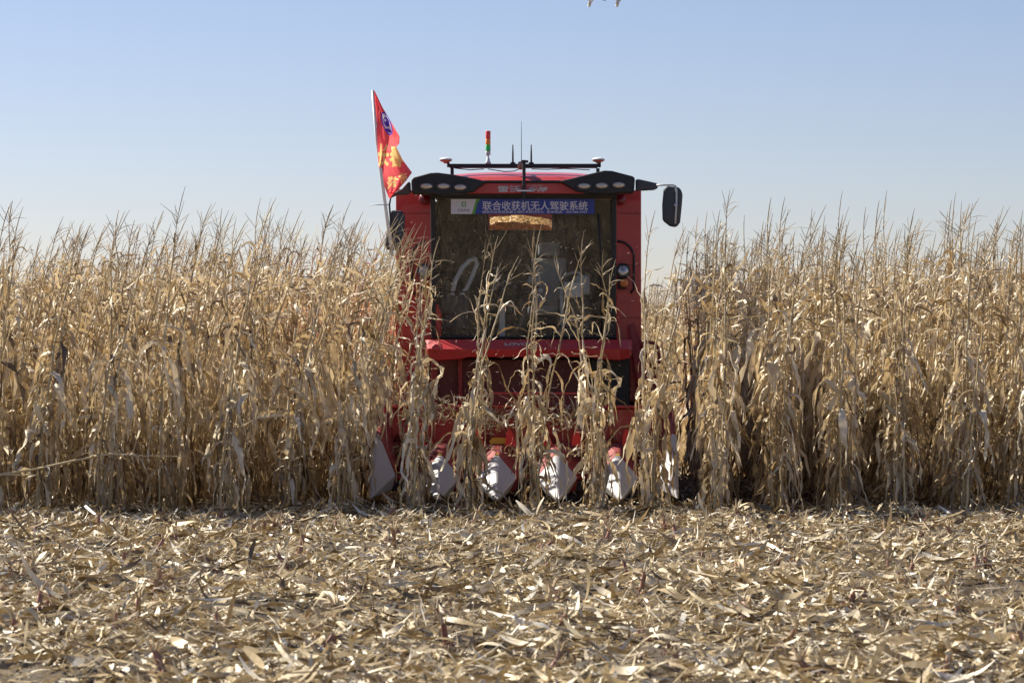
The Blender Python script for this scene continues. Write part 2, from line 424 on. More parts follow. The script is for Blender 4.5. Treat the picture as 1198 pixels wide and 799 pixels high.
def corn(seed, lod, lean, sparse=1.0, height=None, slim=False):
    """returns dict part -> (V,F,tint). lean = bend towards +x (metres at the top)"""
    r = np.random.default_rng(seed)
    H = height or r.uniform(2.5, 2.9)
    nn = 13; nz = np.linspace(0, 1, nn)
    lx = lean + r.normal(0, 0.12); ly = r.normal(0, 0.10); zig = 0.006*((np.arange(nn) % 2)*2-1)
    pw = r.uniform(1.5, 2.6)
    if seed % 5 == 3: lx *= 1.5
    if seed % 7 == 2: ly += r.choice([-0.5, 0.5])
    wob = np.cumsum(r.normal(0, 0.012 if not slim else 0.022, (2, nn)), axis=1)
    SP = np.stack([lx*nz**pw + zig + wob[0]*nz, ly*nz**pw + wob[1]*nz, H*nz*(1-0.03*abs(lx))], 1)
    def at(h):
        u = min(1, max(0, h))*(nn-1); i = min(nn-2, int(u)); return SP[i]*(1-(u-i)) + SP[i+1]*(u-i)
    parts = {}
    st = Acc(); rad = 0.0125*(1-nz*0.62); 
    if lod: V, f = ntube(SP[::3] if (nn-1) % 3 == 0 else SP, rad[::3]*1.1, 4)
    else:
        rr = np.repeat(rad, 2)[:-1].copy(); PP = np.repeat(SP, 2, axis=0)[:-1].copy()
        PP[1::2] = (SP[:-1]+SP[1:])/2; rr[0::2] *= 1.14; V, f = ntube(PP, rr, 6)
    st.add(V, f, r.uniform(0.15, 0.85)); parts['stalk'] = st.get()
    # leaves
    lf = Acc(); az0 = r.uniform(0, 3.14); nl = int((r.integers(21, 27) if not lod else r.integers(17, 21))*sparse)
    for i in range(nl):
        h = 0.06 + 0.9*(i+r.uniform(-0.3, 0.3))/nl
        az = az0 + math.pi*(i % 2) + r.normal(0, 0.55)
        b = at(h)
        up = h > 0.72
        if slim and h > 0.6 and r.random() < 0.35: continue
        L = r.uniform(0.45, 0.85)*(1-(0.45 if not slim else 0.65)*max(0, h-0.55)/0.45) * (0.8 if h < 0.2 else 1)
        wid = r.uniform(0.042, 0.082)*(1-0.6*max(0, h-0.6)/0.4)
        if h > 0.86: L *= r.uniform(0.5, 1.0); wid *= 0.85
        kind = r.random()
        if up:
            th0, sb, th1 = (r.uniform(0.9, 1.35), r.uniform(0.2, 0.7), r.uniform(-1.5, 0.3)) if kind < 0.75 else (r.uniform(1.1, 1.4), 0.8, r.uniform(0.2, 1.2))
        else:
            th0, sb, th1 = (r.uniform(0.3, 1.25), r.uniform(0.02, 0.13 if not slim else 0.09), r.uniform(-1.6, -1.3)) if kind < 0.88 else (r.uniform(0.4, 1.1), r.uniform(0.2, 0.5), r.uniform(-1.4, -0.6))
        V, f = make_leaf(r, b, az, L, wid, 13 if not lod else 6, 3 if not lod else 2, th0, sb, th1)
        lf.add(V, f, np.clip(r.beta(1.6, 1.45) - (0.12 if h < 0.3 else 0) + (0.06 if up else 0), 0, 1))  # lower leaves weathered darker, top leaves paler; canopy shading partly put into tint
    # leaf sheaths wrapping the stalk and small curled scraps
    if not lod:
        for i in range(9):
            h = r.uniform(0.1, 0.92); b0 = at(h); b1 = at(h+0.055)
            V, f = ntube(np.array([b0, (b0+b1)/2, b1]) + r.normal(0, 0.002, (3, 3)), np.array([0.013, 0.016, 0.012])*(1-h*0.4), 5)
            lf.add(V, f, r.uniform(0.3, 0.9))
        for i in range(16):
            h = r.uniform(0.15, 0.98)
            V, f = make_leaf(r, at(h), r.uniform(0, 6.28), r.uniform(0.1, 0.28), 0.016, 6, 3, r.uniform(-0.5, 1.2), 0.4, r.uniform(-1.5, 0.5))
            lf.add(V, f, r.uniform(0.3, 1.0))
    for i in range(3):      # a few broad pale blades
        V, f = make_leaf(r, at(r.uniform(0.25, 0.68)), r.uniform(0, 6.28), r.uniform(0.5, 0.8), r.uniform(0.075, 0.115), 13 if not lod else 6, 3 if not lod else 2, r.uniform(0.2, 1.1), r.uniform(0.03, 0.2), r.uniform(-1.6, -1.1))
        lf.add(V, f, r.uniform(0.55, 1.0))
    parts['foliage'] = lf.get()
    # tassel
    ta = Acc(); top = SP[-1]; tdir = SP[-1]-SP[-3]; tdir /= np.linalg.norm(tdir)
    L = r.uniform(0.3, 0.5); k = np.linspace(0, 1, 5)[:, None]
    if r.random() < 0.9:
        P = top + tdir*L*k + np.array([0.05+lean*0.06, 0, -0.02])*k**2*L*2
        V, f = ntube(P, np.array([0.0045, 0.0042, 0.005, 0.0045, 0.002])*(1.0 if not lod else 1.25), 4 if not lod else 3); ta.add(V, f, r.uniform(0, 0.9))
        nb = r.integers(4, 10) if not lod else r.integers(2, 6)
        for i in range(nb):
            b = top + tdir*L*r.uniform(0.0, 0.45); a = r.uniform(0, 6.28); o = r.uniform(0.35, 1.0)
            dirv = tdir*math.cos(o)+np.array([math.cos(a), math.sin(a), 0])*math.sin(o); l = r.uniform(0.10, 0.26)
            kk = np.linspace(0, 1, 4)[:, None]
            P = b + dirv*l*kk + np.array([0.25, 0, -0.45])*kk**2*l*r.uniform(-0.4, 1.1)
            V, f = ntube(P, np.array([0.003, 0.0032, 0.003, 0.0015])*(1.0 if not lod else 1.25), 3); ta.add(V, f, r.uniform(0, 1))
    else:
        V, f = ntube(np.array([top, top+tdir*0.06, top+tdir*0.12+[0.03, 0, 0]]), [0.005, 0.004, 0.002], 4); ta.add(V, f, 0.4)
    parts['tassel'] = ta.get()
    # ear in its husk, with loose husk strips
    if r.random() < 0.85:
        ea = Acc(); h = r.uniform(0.36, 0.5); b = at(h); a = r.uniform(0, 6.28)
        th = r.choice([r.uniform(0.7, 1.2), r.uniform(-1.4, -0.7)]); d = np.array([math.cos(th)*math.cos(a), math.cos(th)*math.sin(a), math.sin(th)])
        Lr = r.uniform(0.18, 0.25); kk = np.linspace(0, 1, 7)
        P = b + np.array([math.cos(a), math.sin(a), 0])*0.03 + d*Lr*kk[:, None]
        rr = 0.032*np.array([0.35, 0.85, 1.0, 0.98, 0.85, 0.6, 0.12])
        V, f = ntube(P, rr, 8 if not lod else 5); ea.add(V, f, r.uniform(0.2, 1.0))
        if not lod:
            for i in range(4):
                V, f = make_leaf(r, b+d*Lr*r.uniform(0, 0.6), r.uniform(0, 6.28), r.uniform(0.12, 0.26), 0.045, 6, 3, th+r.uniform(-0.6, 0.6), 0.5, th-0.8)
                ea.add(V, f, r.uniform(0.4, 1.0))
        parts['ear'] = ea.get()
    return parts

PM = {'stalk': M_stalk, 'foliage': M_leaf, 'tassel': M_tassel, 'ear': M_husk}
def variants(seed, n, lean, **k):
    out = []
    for i in range(n):
        p = corn(seed+i, False, lean, **k)
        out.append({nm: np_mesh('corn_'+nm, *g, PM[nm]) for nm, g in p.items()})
    return out
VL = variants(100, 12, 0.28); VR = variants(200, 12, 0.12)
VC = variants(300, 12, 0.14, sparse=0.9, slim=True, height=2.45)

def plant(vs, x, y, rz, sc, szz, label, group, tilt=(0, 0)):
    o = empty('corn_plant', (x, y, float(gh(x, y))-0.01), label, 'corn plant', group)
    o.rotation_euler = (tilt[0], tilt[1], rz); o.scale = (sc, sc, szz)
    for nm, me in vs.items(): link(nm, me, o)
    return o

ROW0, RS = 0.234, 0.64
SK = 0.045      # rows head slightly to the right away from the camera
ORD = ['first', 'second', 'third', 'fourth', 'fifth', 'sixth', 'seventh', 'eighth', 'ninth', 'tenth', 'eleventh', 'twelfth', 'thirteenth', 'fourteenth', 'fifteenth']
cand = []
for k in range(-40, 41):
    x = ROW0 + RS*k; y = 29.35 + rng.uniform(-0.28, 0.25); first = True
    if abs(k) <= 2: y += 16.5; first = False
    while y < 78:
        xx = x + SK*(y-30) - (0.10 if k == -3 else 0)
        if abs(xx) < 0.18*y + 4.2:
            cand.append((k, xx + rng.normal(0, 0.03), y + rng.normal(0, 0.03), first)); first = False
        y += (rng.uniform(0.17, 0.28) if y < 45 else rng.uniform(0.26, 0.42))
inview = [c for c in cand if abs(c[1]) < 0.182*c[2]]
inview.sort(key=lambda c: c[2])
N_IND = 276
solo = inview[:N_IND]; solo_set = set((c[1], c[2]) for c in solo)
rest = [c for c in cand if (c[1], c[2]) not in solo_set]
for i, (k, x, y, first) in enumerate(solo):
    side = 'left' if k < 0 else 'right'; n = abs(k)-3
    assert n >= 0
    if first: lab = f'front dry corn plant of the {ORD[n]} corn row {side} of the harvester'; g = None
    else: lab = f'dry corn plant behind the front of the {ORD[n]} row {side} of the harvester'; g = f'corn plants in the {ORD[n]} row {side} of the harvester'
    vs = (VL if k < 0 else VR)[rng.integers(12)]
    s = rng.uniform(0.92, 1.08); z = rng.uniform(0.93, 1.07) * (1.0 if k < 0 else 0.99)
    plant(vs, x, y, rng.uniform(-0.9, 0.9), s, z, lab, g, (rng.normal(0, 0.035), rng.normal(0.02 if k < 0 else 0, 0.035)))

# the five bunches left standing between the snouts
CX = [484, 549, 625, 697, 761]
for j, px in enumerate(CX):
    ys = [29.45, 29.75, 30.05, 30.38]
    for q, y in enumerate(ys):
        x = X(px, 30) + rng.normal(0, 0.025)
        lab = (f'dry corn plant in the {ORD[j]} bunch from the left before the red header' if q else
               f'foremost corn plant of the {ORD[j]} bunch from the left before the red header')
        plant(VC[(j*5+q*3) % 12], x, y, rng.uniform(-0.8, 0.8), rng.uniform(0.9, 1.05), rng.uniform(0.96, 1.10), lab,
              None if q == 0 else f'corn plants in the {ORD[j]} bunch before the header', (rng.normal(0, 0.03), rng.normal(0, 0.04)))

# all further rows as one mass
def merge(cands, protos_by_side, name):
    VV, FF, TT, MM = [], [], [], []; n = 0
    groups = {}
    for c in cands:
        key = (0 if c[0] < 0 else 1, int(rng.integers(len(protos_by_side[0])))); groups.setdefault(key, []).append(c)
    for (s, vi), cs in groups.items():
        V, Fc, T, Mi = protos_by_side[s][vi]
        m = len(cs); xy = np.array([(c[1], c[2]) for c in cs])
        a = rng.uniform(-0.9, 0.9, m); sc = rng.uniform(0.9, 1.1, m); sz = rng.uniform(0.9, 1.07, m)
        tx = rng.normal(0.02 if s == 0 else 0, 0.04, m); ty = rng.normal(0, 0.035, m)
        ca, sa = np.cos(a)[:, None], np.sin(a)[:, None]
        vx = (V[None, :, 0]*ca - V[None, :, 1]*sa)*sc[:, None]; vy = (V[None, :, 0]*sa + V[None, :, 1]*ca)*sc[:, None]
        vz = V[None, :, 2]*sz[:, None]; vx = vx + vz*tx[:, None]; vy = vy + vz*ty[:, None]
        P = np.stack([vx + xy[:, 0:1], vy + xy[:, 1:2], vz + gh(xy[:, 0], xy[:, 1])[:, None]], -1)
        VV.append(P.reshape(-1, 3)); FF.append((Fc[None] + (np.arange(m)*len(V))[:, None, None]).reshape(-1, 4) + n)
        TT.append((T[None] + rng.uniform(-0.12, 0.12, m)[:, None]).ravel()); MM.append(np.tile(Mi, m)); n += m*len(V)
    me = np_mesh(name, np.concatenate(VV), np.concatenate(FF), np.clip(np.concatenate(TT), 0, 1))
    for q in ('stalk', 'foliage', 'tassel', 'ear'): me.materials.append(PM[q])
    me.polygons.foreach_set('material_index', np.concatenate(MM).astype(np.int32)); me.update()
    return link(name, me)
def lowproto(seed, lean):
    p = corn(seed, True, lean); V, Fc, T, Mi = [], [], [], []; n = 0
    for i, q in enumerate(('stalk', 'foliage', 'tassel', 'ear')):
        if q in p:
            v, f, t = p[q]; V.append(v); Fc.append(f+n); T.append(t); Mi.append(np.full(len(f), i)); n += len(v)
    return np.concatenate(V), np.concatenate(Fc), np.concatenate(T), np.concatenate(Mi)
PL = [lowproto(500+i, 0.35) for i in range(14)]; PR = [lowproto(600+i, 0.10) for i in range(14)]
near_rest = [c for c in rest if c[2] < 33.5]; far_rest = [c for c in rest if c[2] >= 33.5]
setp(merge(rest, (PL, PR), 'cornfield'), 'dense mass of dry corn rows stretching back behind the field edge', 'corn', kind='stuff')

# ------------------------------------------------------------------ litter on the ground
def litter(name, N, xs, ys, Lr, Wr, seg, z0, zr, tilt, tint, upright=0.0, hfun=gh):
    x, y = xs, ys
    L = rng.uniform(*Lr, N)*rng.uniform(0.5, 1, N); Wd = rng.uniform(*Wr, N)
    a = rng.uniform(0, 2*np.pi, N); el = rng.normal(0, tilt, N)
    if upright: el = np.where(rng.random(N) < upright, rng.uniform(0.5, 1.4, N), el)
    T = np.stack([np.cos(a)*np.cos(el), np.sin(a)*np.cos(el), np.sin(el)], -1)
    S = np.stack([-np.sin(a), np.cos(a), np.zeros(N)], -1); U = np.cross(T, S)
    ro = rng.normal(0, 0.7, N)[:, None]; S2 = S*np.cos(ro)+U*np.sin(ro); U2 = -S*np.sin(ro)+U*np.cos(ro)
    bend = rng.normal(0, 0.35, N)
    q = np.linspace(-0.5, 0.5, seg+1)
    c = np.stack([x, y, hfun(x, y) + z0 + rng.random(N)**2*zr + np.abs(np.sin(el))*L*0.45], -1)
    prof = np.sqrt(np.clip(1-(2*np.abs(q))**2.4, 0.06, 1))
    tw = rng.normal(0, 1.2, N)
    P = c[:, None] + T[:, None]*(q[None, :, None]*L[:, None, None]) - U2[:, None]*((q**2)[None, :, None]*bend[:, None, None]*L[:, None, None]*2)
    ang = tw[:, None]*q[None]
    SS = S2[:, None]*np.cos(ang)[..., None] + U2[:, None]*np.sin(ang)[..., None]
    hw = Wd[:, None]*prof[None]*0.5
    V = np.stack([P-SS*hw[..., None], P+SS*hw[..., None]], 2)      # N,seg+1,2,3
    V[..., 2] = np.maximum(V[..., 2], (hfun(x, y)+0.002)[:, None, None])
    base = np.arange(N)[:, None]*((seg+1)*2); i = np.arange(seg)[None]*2
    Fc = np.stack([base+i, base+i+1, base+i+3, base+i+2], -1).reshape(-1, 4)
    T_ = np.repeat(np.clip(tint, 0, 1), (seg+1)*2)
    return V.reshape(-1, 3), Fc, T_

def field_xy(N, y0, y1, p=0.0):
    u = rng.random(N); y = y0 + (y1-y0)*u; x = rng.uniform(-1, 1, N)*(0.185*y + 0.8)
    return x, y
parts = []
def tb(N, a, b): return rng.beta(a, b, N)
def patch(x, y): return 0.5+0.2*np.sin(x*2.1+y*1.1+np.sin(y*2.3))+0.17*np.sin(x*0.8-y*1.9+2)+0.17*np.sin(x*4.3+2*np.sin(y*1.7)+y*0.7)
for N, y0, y1, Lr, Wr, seg, z0, zr, ti, be, up in [
    (80000, 12, 30.4, (0.015, 0.07), (0.006, 0.022), 1, 0.004, 0.05, 0.35, (1.9, 1.5), 0.05),
    (46000, 12, 30.4, (0.05, 0.20), (0.010, 0.030), 2, 0.008, 0.075, 0.28, (1.8, 1.6), 0.02),
    (14000, 12, 30.4, (0.15, 0.48), (0.014, 0.048), 5, 0.015, 0.07, 0.12, (1.9, 1.9), 0.012),
    (6500, 12, 30.4, (0.03, 0.12), (0.02, 0.05), 2, 0.015, 0.07, 0.35, (4.2, 0.8), 0.03),
    (12000, 12, 30.4, (0.10, 0.40), (0.004, 0.009), 3, 0.015, 0.09, 0.25, (2.2, 1.4), 0.02),
    (12000, 28.7, 44, (0.08, 0.45), (0.010, 0.05), 3, 0.006, 0.06, 0.25, (1.4, 2.4), 0.04),
]:
    x, y = field_xy(N, y0, y1)
    keep = rng.random(N) < (0.22 + 0.78*np.clip(patch(x, y)*2.0-0.3, 0, 1)) * np.where(y < 18.0, 0.72, 1.0)
    x, y = x[keep], y[keep]; N = len(x)
    V, Fc, T_ = litter('l', N, x, y, Lr, Wr, seg, z0, zr, ti, tb(N, *be)-0.12*(patch(x, y) < 0.35), up)
    parts.append((V, Fc, T_))
n = 0; FFs = []
for V, Fc, T_ in parts: FFs.append(Fc+n); n += len(V)
lit = link('crop_residue', np_mesh('crop_residue', np.concatenate([p[0] for p in parts]), np.concatenate(FFs), np.concatenate([p[2] for p in parts]), M_litter))
setp(lit, 'chopped leaves, husks and stalk chips littering the harvested ground', 'crop residue', kind='stuff')

# stubs of cut stalks along the old rows
def stub_mesh(seed):
    r = np.random.default_rng(seed); A = Acc()
    H = r.uniform(0.06, 0.135); lx, ly = r.normal(0, 0.03, 2)
    red = r.choice([r.uniform(0.05, 0.4), r.uniform(0.5, 0.9)])
    P = np.array([[0, 0, -0.02], [lx*.3, ly*.3, H*.4], [lx*.8, ly*.8, H*.8], [lx, ly, H]])
    V, f = ntube(P, [0.014, 0.012, 0.012, 0.010], 7); A.add(V, f, red)
    for i in range(7):   # frayed fibres of the cut
        a = r.uniform(0, 6.28); l = r.uniform(0.02, 0.07)
        b = P[3] + np.array([math.cos(a), math.sin(a), 0])*0.011
        V, f = ntube(np.array([b, b+[math.cos(a)*l*.2, math.sin(a)*l*.2, l*.6], b+[math.cos(a)*l*.5, math.sin(a)*l*.5, l]]), [0.005, 0.004, 0.001], 4); A.add(V, f, r.uniform(0.5, 1))
    for i in range(8):   # brace roots
        a = i*0.785+r.uniform(-.3, .3); l = r.uniform(0.04, 0.07)
        V, f = ntube(np.array([[math.cos(a)*.012, math.sin(a)*.012, r.uniform(0.03, 0.06)], [math.cos(a)*l*.7, math.sin(a)*l*.7, 0.02], [math.cos(a)*l, math.sin(a)*l, -0.02]]), [0.004, 0.004, 0.003], 4); A.add(V, f, r.uniform(0, 0.4))
    for i in range(int(r.integers(2, 6))):   # sheath scraps
        V, f = make_leaf(r, P[int(r.integers(1, 4))], r.uniform(0, 6.28), r.uniform(0.08, 0.25), 0.03, 5, 3, r.uniform(0.2, 1.2), 0.4, -1.0); A.add(V, f, r.uniform(0.2, 1))
    return np_mesh('stub', *A.get(), M_stub)
SM = [stub_mesh(900+i) for i in range(12)]
cnt = 0; ks = list(range(-9, 10))
for k in ks:
    y = 14 + rng.uniform(0, 1)
    while y < 29.2:
        x = ROW0+RS*k + rng.normal(0, 0.05)
        if abs(x) < 0.18*y+0.1 and rng.random() < 0.72 and cnt < 290:
            o = link('corn_stub', SM[rng.integers(12)]); cnt += 1
            o.location = (x, y, float(gh(x, y))); o.rotation_euler = (rng.normal(0, .18), rng.normal(0, .18), rng.uniform(0, 6.28))
            s = rng.uniform(0.75, 1.35); o.scale = (s*1.1, s*1.1, s)
            far = 'near the standing corn' if y > 25 else ('in the middle of the stubble' if y > 19 else 'in the nearest part of the stubble')
            setp(o, f'short frayed corn stub in the littered ground {far}', 'corn stub', f'corn stubs {far}')
        y += rng.uniform(0.12, 0.3) if rng.random() < 0.5 else rng.uniform(0.8, 1.8)
for px, py, s, lab in [(540, 604, 1.7, 'pale frayed corn stub standing before the second bunch of corn'), (466, 612, 1.4, 'reddish frayed corn stub in front of the first bunch of corn'),
                       (350, 655, 1.5, 'tall red corn stub among pale litter on the left'), (870, 615, 1.5, 'broad pale frayed stub at the shadow edge right of the header')]:
    d = CAMZ*F/(py-HZ); o = link('corn_stub', SM[rng.integers(12)]); o.location = (X(px, d), d, float(gh(X(px, d), d))); o.scale = (s, s, s*1.1)
    setp(o, lab, 'corn stub')

# snapped pieces of stalk lying in the litter
for i in range(46):
    y = rng.uniform(15, 29); x = rng.uniform(-1, 1)*0.178*y; L = rng.uniform(0.12, 0.5); a = rng.uniform(0, 6.28); e = rng.normal(0, 0.12)
    P = np.array([[t*L*math.cos(a), t*L*math.sin(a)+0.01*math.sin(t*5), t*L*math.sin(e)] for t in (-0.5, -0.2, 0.15, 0.5)]) + [0, 0, 0.03+abs(math.sin(e))*L*0.5]
    V, f = ntube(P, np.array([0.011, 0.012, 0.010, 0.009])*rng.uniform(0.7, 1.15), 6)
    fc = [(0, 1, 2, 3), (0, 3, 4, 5), (18, 19, 20, 21), (18, 21, 22, 23)]
    A = Acc(); A.add(V, f+fc, rng.uniform(0.3, 1.0)); r = np.random.default_rng(3000+i)
    V, f = make_leaf(r, P[1], a+r.normal(0, 0.5), r.uniform(0.15, 0.35), 0.04, 7, 3, 0.4, 0.3, -0.5); V[:, 2] = np.maximum(V[:, 2], 0.01); A.add(V, f, r.uniform(0.4, 1))
    o = link('stalk_piece', np_mesh('stalk_piece', *A.get(), M_litter)); o.location = (x, y, float(gh(x, y)))
    setp(o, 'snapped length of dry corn stalk lying flat in the chopped litter', 'stalk piece', 'snapped stalk pieces in the litter')

# white stick and the broken stalk lying across the field edge
a = Vector(W(134, 623, 26.6)); b = Vector(W(100, 592, 27.0))
m = MB().tube([a, (a+b)/2+Vector((0.004, 0, 0.004)), b], [0.014, 0.013, 0.012], 8)
setp(m.build('stick', M_whitep, loc=tuple(a), smooth=True), 'thin white stick leaning over the litter at the left field edge', 'stick')
r = np.random.default_rng(4)
P = np.array([W(px, py, d) for px, py, d in [(-12, 557, 28.7), (40, 549, 28.75), (90, 538, 28.8), (128, 531, 28.85), (160, 533, 28.9), (217, 534, 28.95)]])
fo = empty('broken_corn_stalk', tuple(P[0]), 'broken corn stalk lying sideways across the front of the left corn rows', 'corn stalk')
V, f = ntube(P-P[0], [0.013, 0.012, 0.011, 0.009, 0.007, 0.004], 6)
link('stalk', np_mesh('stalk', V, f, np.full(len(V), 0.75), M_stalk), fo)
A = Acc()
for i in range(9):
    j = int(r.integers(0, 5)); t = r.random(); b = P[j]*(1-t)+P[j+1]*t-P[0]
    V, f = make_leaf(r, b, r.uniform(-0.6, 0.6), r.uniform(0.25, 0.5), 0.04, 9, 3, r.uniform(-0.4, 0.6), 0.35, r.uniform(-1.4, -0.4)); A.add(V, f, r.uniform(0.4, 1))
link('foliage', np_mesh('foliage', *A.get(), M_leaf), fo)

# ================================================================== HARVESTER
HL = (0.13, 33.0, 0.0)
hv = empty('corn_harvester', HL, 'red self-propelled corn harvester with blue windshield banner driving out of the field', 'harvester')
D = 33.9
# body sides and tank
lx0, lx1 = X(463, D), X(505, D); rx0, rx1 = X(720, D), X(750, D)
zt = Z(221, D); zb = Z(470, D)
body = MB().box(lx0, lx0+0.06, D, D+5.2, 0.75, zt).box(rx1-0.06, rx1, D, D+5.2, 0.75, zt)
body.box(lx0+0.06, rx1-0.06, D+5.14, D+5.2, 0.75, zt-0.5).box(lx0+0.06, rx1-0.06, D+0.3, D+5.1, 0.7, 0.78)
body.build('body', M_red, hv, bevel=0.02)
for s, (a0, a1) in enumerate(((lx0, lx1-0.0), (rx0, rx1))):
    p = MB().box(a0+0.002, a1, D-0.05, D-0.004, zb, zt-0.02).build('front_panel', M_red, hv, bevel=0.015)
    mm = MB()
    for zz in (Z(250, D), Z(310, D), Z(372, D)): mm.box(a0+0.02, a1-0.01, D-0.056, D-0.05, zz-0.004, zz+0.004)
    mm.build('panel_seam', M_reddull, p)
# grain tank with maize heap, open at the top
tk = MB(); ty0, ty1 = 35.05, 37.2; tz = 3.45
tk.box(lx0+0.08, rx1-0.08, ty1-0.04, ty1, 2.0, tz+0.25).box(lx0+0.08, rx1-0.08, ty0+0.1, ty1-0.06, 1.95, 2.0)
tk.box(lx0+0.07, lx0+0.10, ty0, ty1, 2.0, tz+0.15).box(rx1-0.10, rx1-0.07, ty0, ty1, 2.0, tz+0.15)
wx0, wx1, wz0, wz1 = X(568, 35), X(642, 35), Z(270, 35), Z(246, 35)
for a in ((lx0+0.1, wx0, 2.0, tz), (wx1, rx1-0.1, 2.0, tz), (wx0, wx1, 2.0, wz0), (wx0, wx1, wz1, tz)): tk.box(a[0], a[1], ty0, ty0+0.04, a[2], a[3])
tank = tk.build('grain_tank', M_reddull, hv)
n = 60; hx = np.linspace(lx0+0.13, rx1-0.13, n); hy = np.linspace(ty0+0.06, ty1-0.08, n)
HX, HY = np.meshgrid(hx, hy); cxm = (wx0+wx1)/2
HZz = np.where(HY < ty0+0.07, wz0-0.05, Z(259.5, 35.1) - 0.16*(HX-cxm)**2/0.16*0.35 + 0.006*np.sin(HX*19) + rng.normal(0, 0.005, HX.shape) + 0.13*np.clip((HY-ty0-0.1)/1.0, 0, 1) + 0.006*np.sin(HY*21+HX*9))
ii = (np.arange(n-1)[:, None]*n + np.arange(n-1)[None]).ravel()
link('maize_heap', np_mesh('maize_heap', np.stack([HX-HL[0], HY-HL[1], HZz], -1).reshape(-1, 3), np.stack([ii, ii+1, ii+n+1, ii+n], 1), None, M_maize, smooth=False), tank)
# engine deck, rear
MB().box(lx0+0.1, rx1-0.1, 37.3, 38.9, 1.9, 2.9).build('engine_cover', M_reddull, hv, bevel=0.05)
MB().box(lx0+0.12, rx1-0.12, 34.4, 38.8, 0.8, 1.85).build('chassis', M_black, hv)

# cab
yb, yt = 33.2, 33.0
x0, x1 = X(504, 33.1), X(721, 33.1); z0, z1 = Z(396, 33.2), Z(226, 33.0)
def front(x, z, o=0.0):      # point on the forward leaning windshield plane
    t = (z-z0)/(z1-z0); return (x, yb+(yt-yb)*t - o, z)
fr = MB()
def bar(xa, za, xb, zb_, o=0.0, dpt=0.06):
    vs = [front(xa, za, o), front(xb, za, o), front(xb, zb_, o), front(xa, zb_, o)]
    vs += [(v[0], v[1]+dpt, v[2]) for v in vs]
    fr.add(vs, [(0,1,2,3),(7,6,5,4),(0,4,5,1),(1,5,6,2),(2,6,7,3),(3,7,4,0)])
bar(x0, z0+0.03, x0+0.055, z1-0.06); bar(x1-0.055, z0+0.03, x1, z1-0.06); bar(x0, z1-0.06, x1, z1); bar(x0, z0, x1, z0+0.03)
fr.box(x0, x0+0.05, 34.55, 34.65, z0, z1).box(x1-0.05, x1, 34.55, 34.65, z0, z1)
fr.box(x0, x0+0.04, 33.26, 34.55, z0, z0+0.05).box(x1-0.04, x1, 33.26, 34.55, z0, z0+0.05)
fr.build('cab_frame', M_black, hv, bevel=0.012)
g = MB(); vs = [front(x0+0.055, z0+0.03, -0.02), front(x1-0.055, z0+0.03, -0.02), front(x1-0.055, z1-0.06, -0.02), front(x0+0.055, z1-0.06, -0.02)]
g.add(vs, [(0,1,2,3)]); ws = g.build('windshield', M_glass, hv)
for xx in (x0+0.02, x1-0.02):
    MB().add([(xx, 33.27, z0+0.05), (xx, 34.55, z0+0.05), (xx, 34.55, z1-0.05), (xx, 33.12, z1-0.05)], [(0,1,2,3)]).build('side_window', M_glass, hv)
# cab lining: floor, ceiling, rear wall with a window to the tank
li = MB().box(x0+0.05, x1-0.05, 33.27, 34.66, z0-0.08, z0-0.002).box(x0, x1, 33.06, 34.7, z1, z1+0.05)
yr = 34.66
for a in ((x0+0.05, wx0, z0, z1), (wx1, x1-0.05, z0, z1), (wx0, wx1, z0, wz0-0.01), (wx0, wx1, wz1+0.02, z1)): li.box(a[0], a[1], yr, yr+0.04, a[2], a[3])
li.build('cab_lining', M_interior, hv)
rw = MB()
for a in ((wx0-0.05, wx0, wz0-0.05, wz1+0.05), (wx1, wx1+0.05, wz0-0.05, wz1+0.05), (wx0, wx1, wz0-0.05, wz0-0.01), (wx0, wx1, wz1+0.02, wz1+0.05)): rw.box(a[0], a[1], yr-0.03, yr-0.001, a[2], a[3])
rw.build('rear_window_frame', M_black, hv)
# interior
sx = X(640, 34.2)
st = MB().box(sx-0.24, sx+0.24, 33.95, 34.4, z0+0.28, z0+0.40).box(sx-0.22, sx+0.22, 34.38, 34.5, z0+0.4, z0+0.98).box(sx-0.13, sx+0.13, 34.38, 34.46, z0+1.0, z0+1.16)
seat = st.build('driver_seat', M_seat, hv, bevel=0.05, seg=3)
MB().box(sx-0.15, sx+0.15, 34.0, 34.35, z0+0.0, z0+0.28).build('seat_base', M_black, seat, bevel=0.02)
sw = X(612, 33.7)
sc_ = MB().tube([(sw, 33.62, z0), (sw, 33.75, z0+0.55)], 0.045, 10)
col = sc_.build('steering_column', M_darkgrey, hv, smooth=True)
ring = []
for k in range(25):
    q = 2*math.pi*k/24; ring.append((sw+0.19*math.cos(q), 33.77+0.16*math.sin(q), z0+0.58+0.08*math.sin(q)))
wl = MB().tube(ring, 0.014, 8, False)
for q in (0.5, 2.6, 4.7): wl.tube([(sw, 33.77, z0+0.575), (sw+0.19*math.cos(q), 33.77+0.16*math.sin(q), z0+0.58+0.08*math.sin(q))], 0.011, 6)
wl.build('steering_wheel', M_black, hv, smooth=True)
MB().box(X(652, 33.8), X(690, 33.8), 33.75, 34.3, z0, z0+0.48).box(X(655, 33.8), X(672, 33.8), 33.72, 33.76, z0+0.5, z0+0.72).build('control_console', M_darkgrey, hv, bevel=0.03)
MB().box(X(660, 33.6), X(680, 33.6), 33.58, 33.61, Z(348, 33.6), Z(330, 33.6)).build('display', M_grey, hv, bevel=0.01)
MB().box(X(584, 33.7), X(591, 33.7), 33.7, 33.75, z0, z0+0.42).build('reflection_strip', M_grey, hv, bevel=0.01)  # solid grey strip standing in for a reflection on the windshield
